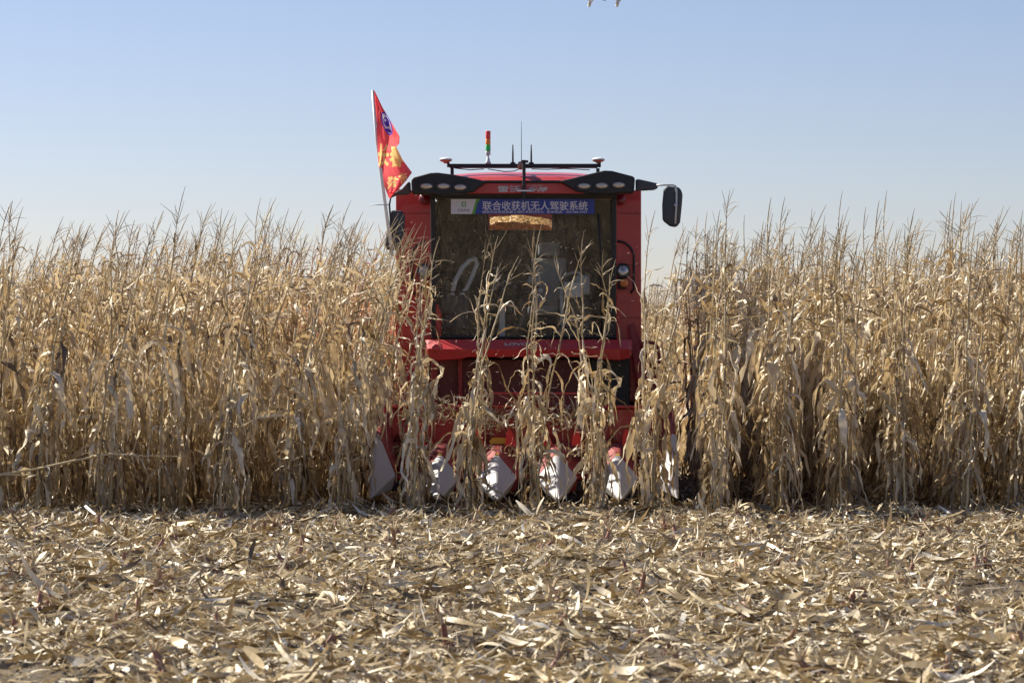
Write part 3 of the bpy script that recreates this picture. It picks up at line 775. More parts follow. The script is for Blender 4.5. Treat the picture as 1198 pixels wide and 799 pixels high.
MB().tube([W(628, 390, 33.6), W(626, 352, 33.65), W(632, 342, 33.65)], 0.013, 8).lathe([(0.0, -0.03), (0.03, -0.02), (0.032, 0.01), (0.02, 0.03), (0, 0.035)], W(632, 340, 33.65)).build('control_lever', M_grey, hv, smooth=True)
# looped grey grab handle and left tool box with red canister
lp = [W(*p) for p in [(531, 355, 33.6), (529, 343, 33.6), (533, 328, 33.6), (541, 313, 33.62), (549, 305, 33.65), (556, 303, 33.68), (558, 309, 33.7), (553, 322, 33.7), (546, 337, 33.68), (538, 348, 33.65), (532, 353, 33.62)]]
MB().tube(lp, 0.028, 10, False).build('grab_loop', M_grey, hv, smooth=True)
MB().box(X(516, 33.6), X(547, 33.6), 33.55, 33.9, Z(368, 33.6), Z(345, 33.6)).box(X(518, 33.6), X(545, 33.6), 33.58, 33.85, Z(385, 33.6), Z(368, 33.6)-0.002).build('side_seat', M_darkgrey, hv, bevel=0.03)
MB().lathe([(0, 0), (0.055, 0.0), (0.06, 0.02), (0.06, 0.3), (0.03, 0.36), (0.02, 0.4), (0, 0.4)], (X(511, 33.5), 33.5, z0+0.0)).build('fire_extinguisher', M_orange_red, hv, smooth=True)
MB().tube([W(507, 342, 33.32), W(568, 341, 33.32)], 0.012, 6).tube([W(567, 341, 33.33), W(567, 385, 33.33)], 0.012, 6).build('inner_handrail', M_black, hv, smooth=True)
# rounded backdrop clutter: ducts and cables on the rear wall
rr_ = np.random.default_rng(8); cl = MB()
for i in range(16):
    xx = rr_.uniform(x0+0.2, x1-0.2); zz = rr_.uniform(z0+0.1, z0+0.8); p = [(xx, 34.5, zz)]
    for k in range(5): p.append((p[-1][0]+rr_.normal(0, 0.07), 34.5+rr_.uniform(-0.1, 0.1), p[-1][2]+rr_.normal(0, 0.09)))
    cl.tube(p, rr_.uniform(0.006, 0.015), 6)
cl.build('cables', M_grey, hv, smooth=True)

MB().tube([W(648, 330, 34.3), W(660, 322, 34.3), W(672, 318, 34.3), W(684, 326, 34.3), W(688, 345, 34.3)], 0.02, 8).tube([W(657, 335, 33.7), W(657.5, 392, 33.7)], 0.022, 8).build('console_tube_and_reflection', M_grey, hv, smooth=True)  # bent console tube, plus an upright rod imitating a glass reflection
MB().box(X(673, 33.9), X(690, 33.9), 33.9, 34.1, Z(345, 33.9), Z(322, 33.9)).build('control_box', M_grey, hv, bevel=0.03)
MB().lathe([(0, -0.09), (0.08, -0.05), (0.1, 0.02), (0.07, 0.09), (0, 0.11)], W(625, 332, 34.0), 'z', 16).build('cap', M_seat, hv, smooth=True)
MB().tube([W(700, 250, 33.02), W(703, 300, 33.07), W(704, 388, 33.17)], 0.012, 6).tube([W(704, 388, 33.15), W(640, 380, 33.14)], 0.008, 6).build('wiper', M_black, hv, smooth=True)
# windshield banner
bx0, bx1, bz0, bz1 = X(527.5, 32.98), X(695.5, 32.98), Z(250.5, 33.02), Z(233, 33.0)
def bpt(u, v, o):     # u, v in metres from centre
    return front((bx0+bx1)/2+u, (bz0+bz1)/2+v, o)
hw, hh = (bx1-bx0)/2, (bz1-bz0)/2
def sheet(pts, o0, o1):
    n = len(pts); a = [bpt(u, v, o1) for u, v in pts]; b = [bpt(u, v, o0) for u, v in pts]
    return MB().add(a+b, [tuple(range(n)), tuple(range(2*n-1, n-1, -1))]+[(i, i+n, (i+1) % n+n, (i+1) % n) for i in range(n)])
ban = sheet([(-hw, -hh), (hw, -hh), (hw, hh), (-hw, hh)], 0.002, 0.006).build('banner', M_blue, hv, label='blue banner with white slogan across the top of the windshield')
def bu(px): return X(px, 33.0) - (bx0+bx1)/2
def bv(py): return Z(py, 33.0) - (bz0+bz1)/2
sheet([(-hw, -hh), (bu(552), -hh), (bu(558), hh), (-hw, hh)], 0.0062, 0.008).build('white_field', M_bwhite, ban)
sheet([(bu(552), -hh), (bu(555.5), -hh), (bu(558.5), bv(238)), (bu(562), hh), (bu(557.5), hh), (bu(555), bv(240))], 0.0082, 0.010).build('green_stripe', M_green, ban)
def letter(body, cx, cy, w, h, o, mat, parent, name='lettering', **k):
    V, Fs = text_fit(body, w, h, **k)
    MB().add([bpt(bu(cx)+u, bv(cy)+v, o) for u, v in V], Fs).build(name, mat, parent)
s33 = 33.0/F
letter('联合收获机无人驾驶系统', 626, 240.8, 123*s33, 11.0*s33, 0.009, M_bwhite, ban, bold=0.012)
letter('国家农业智能装备工程技术研究中心  咨询电话：400-986-5357', 626, 248.0, 123*s33, 2.9*s33, 0.009, M_bwhite, ban, bold=0.01)
letter('云谷科技', 542.5, 246, 14*s33, 3.2*s33, 0.0095, M_darkgrey, ban)
em = MB()
for u, v in [(-1, -1), (-1, 0), (-1, 1), (0, 1), (1, 1), (1, 0), (1, -1), (0, -1)]:
    c0, c1 = bu(542.6)+u*0.019, bv(239.2)+v*0.019
    em.add([bpt(c0+a*0.0075, c1+b*0.0075, 0.0095) for a, b in ((-1, -1), (1, -1), (1, 1), (-1, 1))], [(0, 1, 2, 3)])
em.build('emblem', M_green, ban)

# roof and visors
rf = MB(); yv = 32.75
def cs(pts, y): return [(X(px, y), Z(py, y)) for px, py in pts]
pr = [(yv+0.15, Z(213.5, 33)), (yv+0.28, Z(206.5, 33)), (33.35, Z(203.2, 33.35)), (33.9, Z(201.5, 33.9)), (34.7, Z(203, 34.7)), (34.75, Z(214, 34.75)), (34.7, z1+0.055), (33.0, z1+0.055)]
nseg = 12; xa, xb = X(486, 33), X(739, 33); vs = []; fs = []; npf = len(pr)
for i in range(nseg+1):
    t = i/nseg; e = (2*t-1); dr = 0.11*e**4 + 0.02*e*e
    for (yy, zz) in pr: vs.append((xa+(xb-xa)*t, yy, zz-(dr if zz > z1+0.1 else 0)))
for i in range(nseg):
    for k in range(npf):
        k2 = (k+1) % npf; fs.append((i*npf+k, (i+1)*npf+k, (i+1)*npf+k2, i*npf+k2))
fs += [tuple(range(npf)), tuple(nseg*npf+k for k in range(npf-1, -1, -1))]
roof = rf.add(vs, fs).build('roof', M_red, hv, bevel=0.02)
plate = MB().prism_y(cs([(541, 226.5), (553, 214.5), (672, 214.5), (684, 226.5)], 32.87), 32.86, 33.03).build('name_plate', M_red, hv, bevel=0.006)
MB().prism_y(cs([(562, 214.2), (566, 211.2), (660, 211.2), (664, 214.2)], 32.84), 32.83, 32.90).build('trim_strip', M_black, hv, bevel=0.006)
def plate_text(body, cx, cy, w, h, **k):
    V, Fs = text_fit(body, w*32.85/F, h*32.85/F, **k)
    MB().add([(X(cx, 32.85)+u, 32.856, Z(cy, 32.85)+v) for u, v in V], Fs).build('lettering', M_silver, plate)
plate_text('雷沃', 596, 221.3, 27, 7.6, bold=0.02)
plate_text('谷神', 629, 221.8, 24, 6.6, bold=0.02, shear=0.35)
plate_text('GUSHEN', 626, 217.2, 20, 1.2, bold=0.01, shear=0.35)
wingL = [(481.5, 226), (481, 211), (483, 208), (503, 202.5), (512, 202), (530, 204.3), (555, 209), (570, 212.5), (566, 215), (553, 224.5), (544, 226), (520, 228)]
wingR = [(742, 225), (743, 209), (741, 206.5), (716, 200), (707, 199.6), (690, 203.5), (668, 209), (654, 212), (660, 215), (674, 223.5), (684, 225.5), (705, 227)]
lampsL = [(499, 218.2), (519, 218.2), (538.5, 219.5)]; lampsR = [(683.5, 218), (704, 217.6), (724, 216.8)]
for pts, lamps in ((wingL, lampsL), (wingR[::-1], lampsR)):
    w = MB().prism_y(cs(pts, 32.7), 32.70, 33.02)
    v = w.build('visor', M_black, hv, bevel=0.03, seg=3)
    for (px, py) in lamps:
        c = W(px, py, 32.7)
        MB().lathe([(0, 0.0), (0.086, 0.0), (0.092, 0.012), (0.084, 0.02), (0.08, 0.018), (0, 0.012)], (c[0], 32.698, c[2]), 'y', 24, 1.0, 0.52).build('lamp_bezel', M_darkgrey, v, smooth=True)
        MB().lathe([(0, 0.0), (0.07, 0.0), (0.06, 0.012), (0.03, 0.02), (0, 0.022)], (c[0], 32.682, c[2]), 'y', 24, 1.0, 0.46).build('work_lamp', M_lens, v, smooth=True)
# corner lamps under the visor
for px in (497, 725):
    c = W(px, 233, 33.6); MB().lathe([(0, -0.06), (0.06, -0.05), (0.075, 0), (0.06, 0.05), (0, 0.06)], c, 'y', 16).build('marker_lamp', M_reddark, hv, smooth=True)

# antenna bar
yB = 33.3
br = MB().box(X(526, yB), X(699, yB), yB-0.03, yB+0.03, Z(197, yB), Z(192, yB))
for px in (529, 699.5): br.box(X(px, yB)-0.02, X(px, yB)+0.02, yB-0.02, yB+0.02, Z(205, yB), Z(197, yB)-0.001)
br.box(X(523, yB), X(526, yB), yB-0.02, yB+0.02, Z(196, yB), Z(190, yB)).box(X(699, yB)+0.001, X(703, yB), yB-0.02, yB+0.02, Z(196, yB), Z(190, yB))
bar_ = br.build('antenna_bar', M_black, hv, bevel=0.006)
for px in (521.5, 700):
    c = W(px, 191.5, yB)
    MB().lathe([(0, 0), (0.022, 0.0), (0.026, 0.012), (0.055, 0.022), (0.072, 0.034), (0.074, 0.040), (0, 0.041)], c, 'z', 20).build('antenna_base', M_brown, bar_, smooth=True)
    MB().lathe([(0.076, 0.042), (0.074, 0.05), (0.055, 0.062), (0.03, 0.069), (0, 0.071)], c, 'z', 20).build('satellite_antenna', M_whitep, bar_, smooth=True)
for px, py0, py1, rr0 in ((600, 191, 169.5, 0.011), (621.5, 191, 169.5, 0.011), (610, 189, 142, 0.004)):
    MB().tube([W(px, py0, yB), W(px, py0-3, yB), W(px, (py0+py1)/2, yB), W(px, py1, yB)], [rr0*1.3, rr0, rr0*0.9, rr0*0.5], 8).box(X(px-3, yB), X(px+3, yB), yB-0.02, yB+0.02, Z(192, yB)+0.001, Z(190.3, yB)).build('whip_antenna', M_black, bar_, smooth=False)
sg = MB().tube([W(571, 192, yB), W(571, 181, yB)], 0.012, 10).lathe([(0, 0), (0.033, 0), (0.033, 0.02), (0.02, 0.035), (0.02, 0.06), (0.01, 0.07), (0, 0.07)], W(571, 192, yB))
sgo = sg.build('signal_tower', M_grey, hv, smooth=True)
for a_, b_, mt in ((181.5, 177.2, M_grey), (177, 169.7, M_sig_g), (169.5, 163, M_sig_o), (162.8, 153.5, M_sig_r)):
    c = W(571, a_, yB); h = Z(b_, yB)-Z(a_, yB)
    MB().lathe([(0, 0), (0.028, 0), (0.029, 0.004), (0.029, h-0.004), (0.027, h), (0, h)], c, 'z', 18).build('signal_lens' if mt is not M_grey else 'signal_base', mt, sgo, smooth=True)
# sensor post before the roof
po = MB().tube([W(613, 187.5, 32.8), W(613, 223, 32.8)], 0.02, 8).tube([W(613, 195, 32.8), (X(613, yB), yB-0.03, Z(195, yB))], 0.018, 8)
po.box(X(610, 32.8), X(618, 32.8), 32.76, 32.84, Z(190.5, 32.8), Z(188, 32.8)).tube([W(613, 224, 32.78), W(613, 233, 32.78)], [0.03, 0.018], 10)
post = po.build('sensor_post', M_black, hv)
MB().box(X(605, 32.8), X(623, 32.8), 32.74, 32.84, Z(224.6, 32.8), Z(223, 32.8)).build('sensor_tray', M_bwhite, post, bevel=0.004)
MB().lathe([(0, -0.05), (0.035, -0.04), (0.042, 0), (0.03, 0.045), (0, 0.05)], W(609.5, 194, 33.1), 'z', 12).build('connector_box', M_brown, post, smooth=True)
cb = MB()
cb.tube([W(571, 198, yB-0.04), W(590, 201, yB-0.04), W(601, 200.5, yB-0.04), W(610, 197, yB-0.04)], 0.006, 6)
cb.tube([W(622, 198, yB-0.04), W(640, 198.5, yB-0.04), W(660, 197.5, yB-0.04), W(690, 199, yB-0.04)], 0.006, 6)
cb.tube([W(532, 197, yB-0.04), W(550, 199, yB-0.04), W(566, 198, yB-0.04)], 0.006, 6)
cb.build('cable', M_black, bar_, smooth=True)

# mirrors
def rounded_housing(pts, y0, y1, name, mat, parent):
    return MB().prism_y(cs(pts, y0), y0, y1).build(name, mat, parent, bevel=0.035, seg=4, smooth=True)
mr = MB().prism_y(cs([(744, 223), (744, 209.5), (749, 210), (769, 214.5), (770, 220), (765, 222)], 32.75), 32.75, 32.9)
ma = mr.build('mirror_arm', M_darkgrey, hv, bevel=0.015)
MB().tube([W(p[0], p[1], 32.7) for p in [(768, 217), (778, 216.6), (787, 216.6), (790.5, 218), (791.5, 224), (791.3, 240), (790, 262)]], 0.011, 8).build('mirror_rod', M_grey, ma, smooth=True)
mh = rounded_housing([(777, 219), (782, 217.5), (795, 219), (799, 226), (798, 240), (796, 260), (792, 266), (784, 264.5), (775.5, 258), (775, 240)], 32.72, 32.84, 'mirror_housing', M_darkgrey, ma)
MB().lathe([(0, 0), (0.02, 0.0), (0.016, 0.02), (0, 0.024)], W(790.5, 240, 32.7), 'y', 12).build('mirror_pivot', M_grey, ma, smooth=True)
ml = MB().prism_y(cs([(455, 232), (456, 229), (470, 221), (477, 213), (480, 213), (480.5, 226), (474, 227.5), (464, 228)], 32.75), 32.75, 32.9).build('mirror_arm', M_darkgrey, hv, bevel=0.012)
MB().tube([W(457, 231, 32.72), W(455.5, 240, 32.72), W(457, 258, 32.7), W(459, 272, 32.7)], 0.011, 8).build('mirror_rod', M_black, ml, smooth=True)
rounded_housing([(457, 246), (470, 246.5), (474, 252), (472.5, 270), (469.5, 289), (465, 293), (452, 292), (449, 288), (451, 278), (455, 262)], 32.72, 32.85, 'mirror_housing', M_darkgrey, ml)
MB().lathe([(0, 0), (0.035, 0.0), (0.03, 0.03), (0, 0.034)], W(459, 270, 32.7), 'y', 12).build('mirror_pivot', M_black, ml, smooth=True)

# handrails, headlights
def rail(pts, d, r=0.014, mat=M_black): return MB().tube([W(p[0], p[1], d) for p in pts], r, 8).build('handrail', mat, hv, smooth=True)
rail([(498, 282), (490, 286), (484, 291), (482, 300), (482, 338), (486, 345)], 33.75)
rail([(722, 282), (731, 284), (738, 290), (741.5, 298), (741.5, 338), (738, 343)], 33.75)
rail([(745, 405), (757, 400), (767, 402), (771, 410), (771, 428), (763, 432)], 33.6, 0.02, M_reddull)
rail([(460, 405), (452, 402), (446, 405), (444, 415), (445, 430)], 33.6, 0.018, M_reddull)
for px in (729, 496):
    mt = MB().box(X(px-5, 33.6), X(px+4, 33.6), 33.62, 33.8, Z(338, 33.6), Z(308, 33.6)).build('lamp_mount', M_black, hv, bevel=0.01)
    MB().lathe([(0, -0.06), (0.06, -0.05), (0.088, 0.0), (0.088, 0.02), (0.078, 0.022), (0.07, 0.014), (0, 0.014)], W(px, 317, 33.58), 'y', 24).build('headlight', M_black, mt, smooth=True)
    MB().lathe([(0, 0.0), (0.07, 0.0), (0.05, 0.015), (0, 0.022)], (X(px, 33.58), 33.56, Z(317, 33.58)), 'y', 24).build('headlight_lens', M_lensclear, mt, smooth=True)
    MB().lathe([(0, -0.03), (0.05, -0.02), (0.05, 0.0), (0.03, 0.018), (0, 0.022)], W(px+1, 331, 33.58), 'y', 20).build('indicator', M_amber, mt, smooth=True)

# bumper below the windshield
bu0, bu1 = X(497, 33.0), X(740, 33.0)
prof = [(33.19, Z(397, 33.15)), (33.10, Z(397.5, 33.1)), (32.93, Z(408.5, 32.95)), (32.96, Z(417.5, 32.95)), (33.19, Z(418.5, 33.1))]
vs = []; fs = []; n5 = len(prof)
xs = [bu0, bu0+0.04, bu0+0.15, bu0+0.42, bu0+0.5, bu1-0.5, bu1-0.42, bu1-0.15, bu1-0.04, bu1]
dz = [0.05, 0.02, -0.01, 0, 0, 0, 0, -0.01, 0.02, 0.05]; dy = [0.16, 0.06, 0.0, 0.0, 0.0, 0.0, 0.0, 0.0, 0.06, 0.16]; lo = [0.03, -0.01, -0.04, -0.02, 0, 0, -0.02, -0.04, -0.01, 0.03]
for x_, e, f_, l_ in zip(xs, dz, dy, lo):
    for k, (yy, zz) in enumerate(prof): vs.append((x_, min(33.19, yy+f_) if k else 33.19, zz+(l_ if k >= 3 else 0)))
for i in range(len(xs)-1):
    for k in range(n5):
        k2 = (k+1) % n5; fs.append((i*n5+k, (i+1)*n5+k, (i+1)*n5+k2, i*n5+k2))
fs += [tuple(range(n5)), tuple((len(xs)-1)*n5+k for k in range(n5-1, -1, -1))]
bump = MB().add(vs, fs).build('bumper', M_red, hv, bevel=0.012)
MB().lathe([(0, 0), (0.045, 0), (0.045, 0.05), (0.035, 0.06), (0, 0.06)], W(510, 407, 32.98), 'y', 16).build('tow_knob', M_red, bump, smooth=True)
V, Fs = text_fit('LOVOL', 33*33/F, 6.6*33/F, bold=0.03)
pa = Vector((0, 33.10, Z(397.5, 33.1))); pb = Vector((0, 32.93, Z(408.5, 32.95))); dd = (pb-pa).normalized(); nn_ = Vector((0, dd.z, -dd.y)); nn_ = nn_ if nn_.y < 0 else -nn_
cc = (pa+pb)/2 + nn_*0.004
MB().add([tuple(cc - dd*v + Vector((X(607, 33)+u, 0, 0))) for u, v in V], Fs).build('lettering', M_silver, bump)

# feeder house, radiator and struts under the cab
MB().box(X(500, 33.3), X(688, 33.3), 33.3, 34.3, 0.55, Z(420, 33.3)).build('feeder_house', M_recess_red, hv, bevel=0.02)
MB().box(X(690, 33.35), X(737, 33.35), 33.35, 34.3, 0.6, Z(420, 33.35)).build('cooler_housing', M_black, hv, bevel=0.02)
for xa_, xb_ in ((505, 512), (536, 541)):
    MB().box(X(xa_, 33.25), X(xb_, 33.25), 33.22, 33.29, 0.7, Z(420, 33.25)).build('strut', M_reddull, hv, bevel=0.01)
MB().add([W(735, 380, 33.5), W(742, 378, 33.5), W(768, 440, 33.3), W(768, 470, 33.3), W(752, 470, 33.3), W(742, 430, 33.4)] + [Vector(W(*p))+Vector((0, 0.1, 0)) for p in [(735, 380, 33.5), (742, 378, 33.5), (768, 440, 33.3), (768, 470, 33.3), (752, 470, 33.3), (742, 430, 33.4)]],
         [(0,1,2,3,4,5), (11,10,9,8,7,6)] + [(i, i+6, (i+1) % 6+6, (i+1) % 6) for i in range(6)]).build('side_plate', M_reddull, hv, bevel=0.01)

# ---- header
dh = 32.45
hx0, hx1 = X(452, dh), X(783, dh)
hw_ = MB().box(hx0, hx1, dh, dh+0.05, 0.35, Z(478, dh)).box(hx0, hx1, dh-0.06, dh+0.07, Z(478, dh)+0.001, Z(474, dh))
hw_.box(hx0, hx1, 31.9, dh-0.001, 0.28, 0.34)
hd = hw_.build('header_back', M_red, hv, bevel=0.012)
for xx in (hx0-0.03, hx1):
    MB().prism_x([(dh+0.1, 0.25), (31.3, 0.25), (31.35, 0.5), (31.9, 0.95), (32.2, 1.12), (dh+0.1, 1.14)], xx, xx+0.03).build('header_side', M_red, hv, bevel=0.008)
# mesh guard in a frame
mx0, mx1, mz0, mz1 = X(553, 32.3), X(694, 32.3), Z(493, 32.3), Z(459, 32.3)
gf = MB().box(mx0, mx1, 32.29, 32.33, mz1-0.02, mz1).box(mx0, mx1, 32.29, 32.33, mz0, mz0+0.02).box(mx0, mx0+0.02, 32.29, 32.33, mz0+0.02, mz1-0.02).box(mx1-0.02, mx1, 32.29, 32.33, mz0+0.02, mz1-0.02)
gfo = gf.build('guard_frame', M_red, hv)
wi = MB(); k = mx0+0.02
while k < mx1-0.02: wi.box(k, k+0.0035, 32.306, 32.310, mz0+0.015, mz1-0.015); k += 0.018
k = mz0+0.02
while k < mz1-0.02: wi.box(mx0+0.015, mx1-0.015, 32.311, 32.315, k, k+0.0035); k += 0.018
wi.build('wire_mesh', M_reddull, gfo)
# auger
au = MB().tube([(hx0+0.03, 32.2, 0.62), (hx1-0.03, 32.2, 0.62)], 0.08, 14)
vs = []; fs = []; turns = 9; seg = turns*16
for i in range(seg+1):
    q = 2*math.pi*i/16; xx = hx0+0.05+(hx1-hx0-0.1)*i/seg
    for rr0 in (0.08, 0.17): vs.append((xx, 32.2+rr0*math.cos(q), 0.62+rr0*math.sin(q)))
for i in range(seg): fs.append((2*i, 2*i+1, 2*i+3, 2*i+2))
au.add(vs, fs); au.build('auger', M_reddull, hv, smooth=False)
MB().box(hx0+0.05, hx1-0.05, 31.5, 31.9, 0.18, 0.28).build('row_unit_beam', M_black, hv)
# inner dividers
def divider(cx):
    nose = MB()
    T = (cx, 30.52, 0.125); Rg = (cx, 31.38, 0.60); L_ = (cx-0.228, 31.2, 0.335); Rr = (cx+0.228, 31.2, 0.345)
    Tl = (cx-0.022, 30.56, 0.13); Tr = (cx+0.022, 30.56, 0.13); Bt = (cx, 30.6, 0.09)
    Bl = (cx-0.13, 31.25, 0.16); Br = (cx+0.13, 31.25, 0.16)
    RL = (cx-0.022, 31.38, 0.585); RR = (cx+0.022, 31.38, 0.585); T2 = (cx, 30.55, 0.155)
    nose.add([T2, Tl, Tr, RL, RR, L_, Rr, Bl, Br, Bt], [(0,3,4), (0,1,5,3), (0,4,6,2), (1,7,5), (2,6,8), (1,9,7), (2,8,9), (0,2,9,1), (7,9,8), (3,5,7,8,6,4)])
    hood = MB()
    R2 = (cx, 32.12, 0.80); L2 = (cx-0.26, 32.1, 0.50); R2r = (cx+0.26, 32.1, 0.50)
    a = [(cx-0.021, 31.385, 0.580), (cx+0.021, 31.385, 0.580), (cx+0.224, 31.205, 0.338), (cx+0.2, 31.3, 0.18), (cx-0.2, 31.3, 0.18), (cx-0.224, 31.205, 0.330)]
    m_ = [(cx-0.04, 31.75, 0.66), (cx+0.04, 31.75, 0.66), (cx+0.25, 31.65, 0.43), (cx+0.22, 31.65, 0.2), (cx-0.22, 31.65, 0.2), (cx-0.25, 31.65, 0.43)]
    b = [(cx-0.06, 32.12, 0.69), (cx+0.06, 32.12, 0.69), (cx+0.27, 32.1, 0.50), (cx+0.22, 32.1, 0.3), (cx-0.22, 32.1, 0.3), (cx-0.27, 32.1, 0.50)]
    vs = a+m_+b; fs = []
    for i in (0, 6):
        for k in range(6): fs.append((i+k, i+(k+1) % 6, i+6+(k+1) % 6, i+6+k))
    fs += [(5,4,3,2,1,0), (12,13,14,15,16,17)]
    hood.add(vs, fs)
    h = hood.build('divider', M_reddull, hv, bevel=0.015)
    nose.build('nose_cone', M_white, h, bevel=0.03, seg=4, label='white pointed snout')
    MB().add([(cx-0.02, 31.32, 0.576), (cx+0.02, 31.32, 0.576), (cx+0.02, 31.35, 0.600), (cx-0.02, 31.35, 0.600)], [(0,1,2,3)]).build('sticker', M_yellow, h)
for px in (514, 581, 652, 724): divider(X(px, 31.0))
# outer dividers, one on each side
for sgn, tip, apex, inn in ((-1, 432, 440, 463), (1, 794, 789, 768)):
    xt, xp, xi = X(tip, 30.65), X(apex, 31.4), X(inn, 31.2)
    xo = xt + sgn*0.02
    nose = MB().add([(xt, 30.6, 0.13), (xt-sgn*0.03, 30.6, 0.14), (xo, 31.35, 0.80), (xp-sgn*0.03, 31.38, 0.83), (xi, 31.22, 0.37), (xi+sgn*0.04, 31.25, 0.2), (xo, 31.3, 0.16), (xo, 31.05, 0.5)],
        [(0,1,3,2,7), (1,4,3), (1,5,4), (0,6,5,1), (0,7,6), (2,6,7), (2,3,4,5,6)])
    hood = MB(); ring = []
    for (yy, zt_, zi, dx) in ((31.385, 0.825, 0.365, 0.0), (31.7, 0.93, 0.45, -0.02), (32.0, 1.0, 0.5, -0.04), (32.3, 1.05, 0.55, -0.05)):
        ring.append([(xo+sgn*0.0, yy, zt_-0.05), (xo-sgn*0.03, yy, zt_), (xp-sgn*(0.05-dx), yy, zt_-0.02), (xi-sgn*dx, yy, zi+0.05), (xi+sgn*0.03, yy, 0.22), (xo, yy, 0.2)])
    vs = [v for rg in ring for v in rg]; fs = []
    for i in range(3):
        for k in range(6): fs.append((i*6+k, i*6+(k+1) % 6, (i+1)*6+(k+1) % 6, (i+1)*6+k))
    fs += [(5,4,3,2,1,0), (18,19,20,21,22,23)]
    h = hood.add(vs, fs).build('outer_divider', M_reddull, hv, bevel=0.02, seg=3)
    nose.build('nose_cone', M_white, h, bevel=0.014, seg=3, label='tall white side snout')
# red rubber flaps standing between the dividers
for px in (598, 640, 676, 735, 560, 492):
    d = 31.9; MB().prism_y(cs([(px-7, 521), (px+8, 523), (px+1, 505), (px-3, 502), (px-6, 508)], d), d, d+0.012).build('rubber_flap', M_orange_red, hv, bevel=0.003)
MB().prism_y(cs([(572, 516), (576, 512), (592, 512), (595, 516), (590, 519), (574, 519)], 32.0), 32.0, 32.03).build('chain_guard', M_yellow, hv)
# wheels
for xx, yy, rad, wd in ((lx0+0.28, 34.6, 0.72, 0.42), (rx1-0.28, 34.6, 0.72, 0.42), (lx0+0.3, 38.0, 0.48, 0.3), (rx1-0.3, 38.0, 0.48, 0.3)):
    ty = MB().lathe([(rad*0.5, -wd*0.42), (rad*0.8, -wd/2), (rad*0.95, -wd*0.45), (rad, -wd*0.3), (rad, wd*0.3), (rad*0.95, wd*0.45), (rad*0.8, wd/2), (rad*0.5, wd*0.42)], (xx, yy, rad-0.02), 'x', 32)
    for k in range(18):
        q = 2*math.pi*k/18; c_, s_ = math.cos(q), math.sin(q)
        for sd in (-1, 1):
            q2 = q+0.1*sd
            p0 = (xx, yy+math.cos(q)*(rad+0.012), rad-0.02+math.sin(q)*(rad+0.012)); p1 = (xx+sd*wd*0.46, yy+math.cos(q2+0.12)*(rad-0.0), rad-0.02+math.sin(q2+0.12)*(rad-0.0))
            ty.tube([p0, p1], 0.022, 5)
    wh = ty.build('wheel', M_rubber, hv)
    MB().lathe([(0, -wd*0.3), (rad*0.2, -wd*0.3), (rad*0.25, -wd*0.2), (rad*0.45, -wd*0.25), (rad*0.52, -wd*0.44), (rad*0.52, wd*0.44), (rad*0.45, wd*0.25), (rad*0.25, wd*0.2), (rad*0.2, wd*0.3), (0, wd*0.3)], (xx, yy, rad-0.02), 'x', 24).build('rim', M_rim, wh)

# trash lying on the header and chaff in the air
N = 520; x = rng.uniform(X(498, 32.2), X(700, 32.2), N); y = rng.uniform(31.95, 32.4, N)
zf = lambda a, b: 0.79 + 0.27*np.clip((b-31.9)/0.5, 0, 1) + 0.05*np.sin(a*6)
g1 = litter('l', N, x, y, (0.05, 0.35), (0.006, 0.03), 3, 0.0, 0.12, 0.5, tb(N, 2, 1.8), 0.1, zf)
N = 500; x = rng.uniform(X(455, 32), X(775, 32), N); y = rng.uniform(31.5, 32.1, N)
g2 = litter('l', N, x, y, (0.04, 0.25), (0.006, 0.03), 3, 0.0, 0.1, 0.5, tb(N, 2, 1.8), 0.1, lambda a, b: 0.55+0*a)
tr = link('header_trash', np_mesh('header_trash', np.concatenate([g1[0], g2[0]]), np.concatenate([g1[1], g2[1]+len(g1[0])]), np.concatenate([g1[2], g2[2]]), M_litter))
setp(tr, 'torn leaves and stalk bits caught on top of the red header', 'crop residue', kind='stuff')
N = 650; px = rng.normal(622, 85, N); d = rng.uniform(30.8, 32.6, N); py = rng.uniform(270, 530, N)+rng.normal(0, 10, N)
xs_ = X(px, d); zs_ = Z(py, d)
gc = litter('l', N, xs_, d, (0.012, 0.065), (0.005, 0.016), 1, 0, 0.01, 0.8, tb(N, 3, 1), 0.2, lambda a, b: zs_)
setp(link('flying_chaff', np_mesh('flying_chaff', *gc, M_litter)), 'pale chaff flying in front of the cab and header', 'chaff', kind='stuff')

# ================================================================== flag on its pole, tied to the left mirror arm
yF = 32.55
fl = empty('flag', W(458, 292, yF), 'red flag with yellow characters on a slanting white pole beside the left mirror', 'flag')
MB().tube([W(436, 106, yF), W(441, 165, yF), W(446, 205, yF), W(459, 300, yF)], [0.018, 0.02, 0.02, 0.02], 10).build('flag_pole', M_whitep, fl, smooth=True)
MB().tube([W(433, 240, yF-0.02), W(455, 239.5, yF-0.02)], 0.006, 6).build('tie_wire', M_grey, fl, smooth=True)
Lc = [(0, 437, 107), (0.2, 438.8, 132), (0.45, 441.5, 165), (0.68, 443, 194), (0.85, 448, 214), (1, 455, 232)]
Rc = [(0, 438.5, 107), (0.12, 447, 125), (0.3, 460, 147), (0.42, 467.5, 160), (0.5, 467, 168), (0.56, 463.5, 172), (0.68, 471, 187), (0.8, 482, 202), (0.88, 475, 212), (1, 456.5, 232)]
def lerp(c, v):
    for (a, x_, y_), (b, x2, y2) in zip(c, c[1:]):
        if v <= b: t = (v-a)/(b-a); return x_+(x2-x_)*t, y_+(y2-y_)*t
    return c[-1][1], c[-1][2]
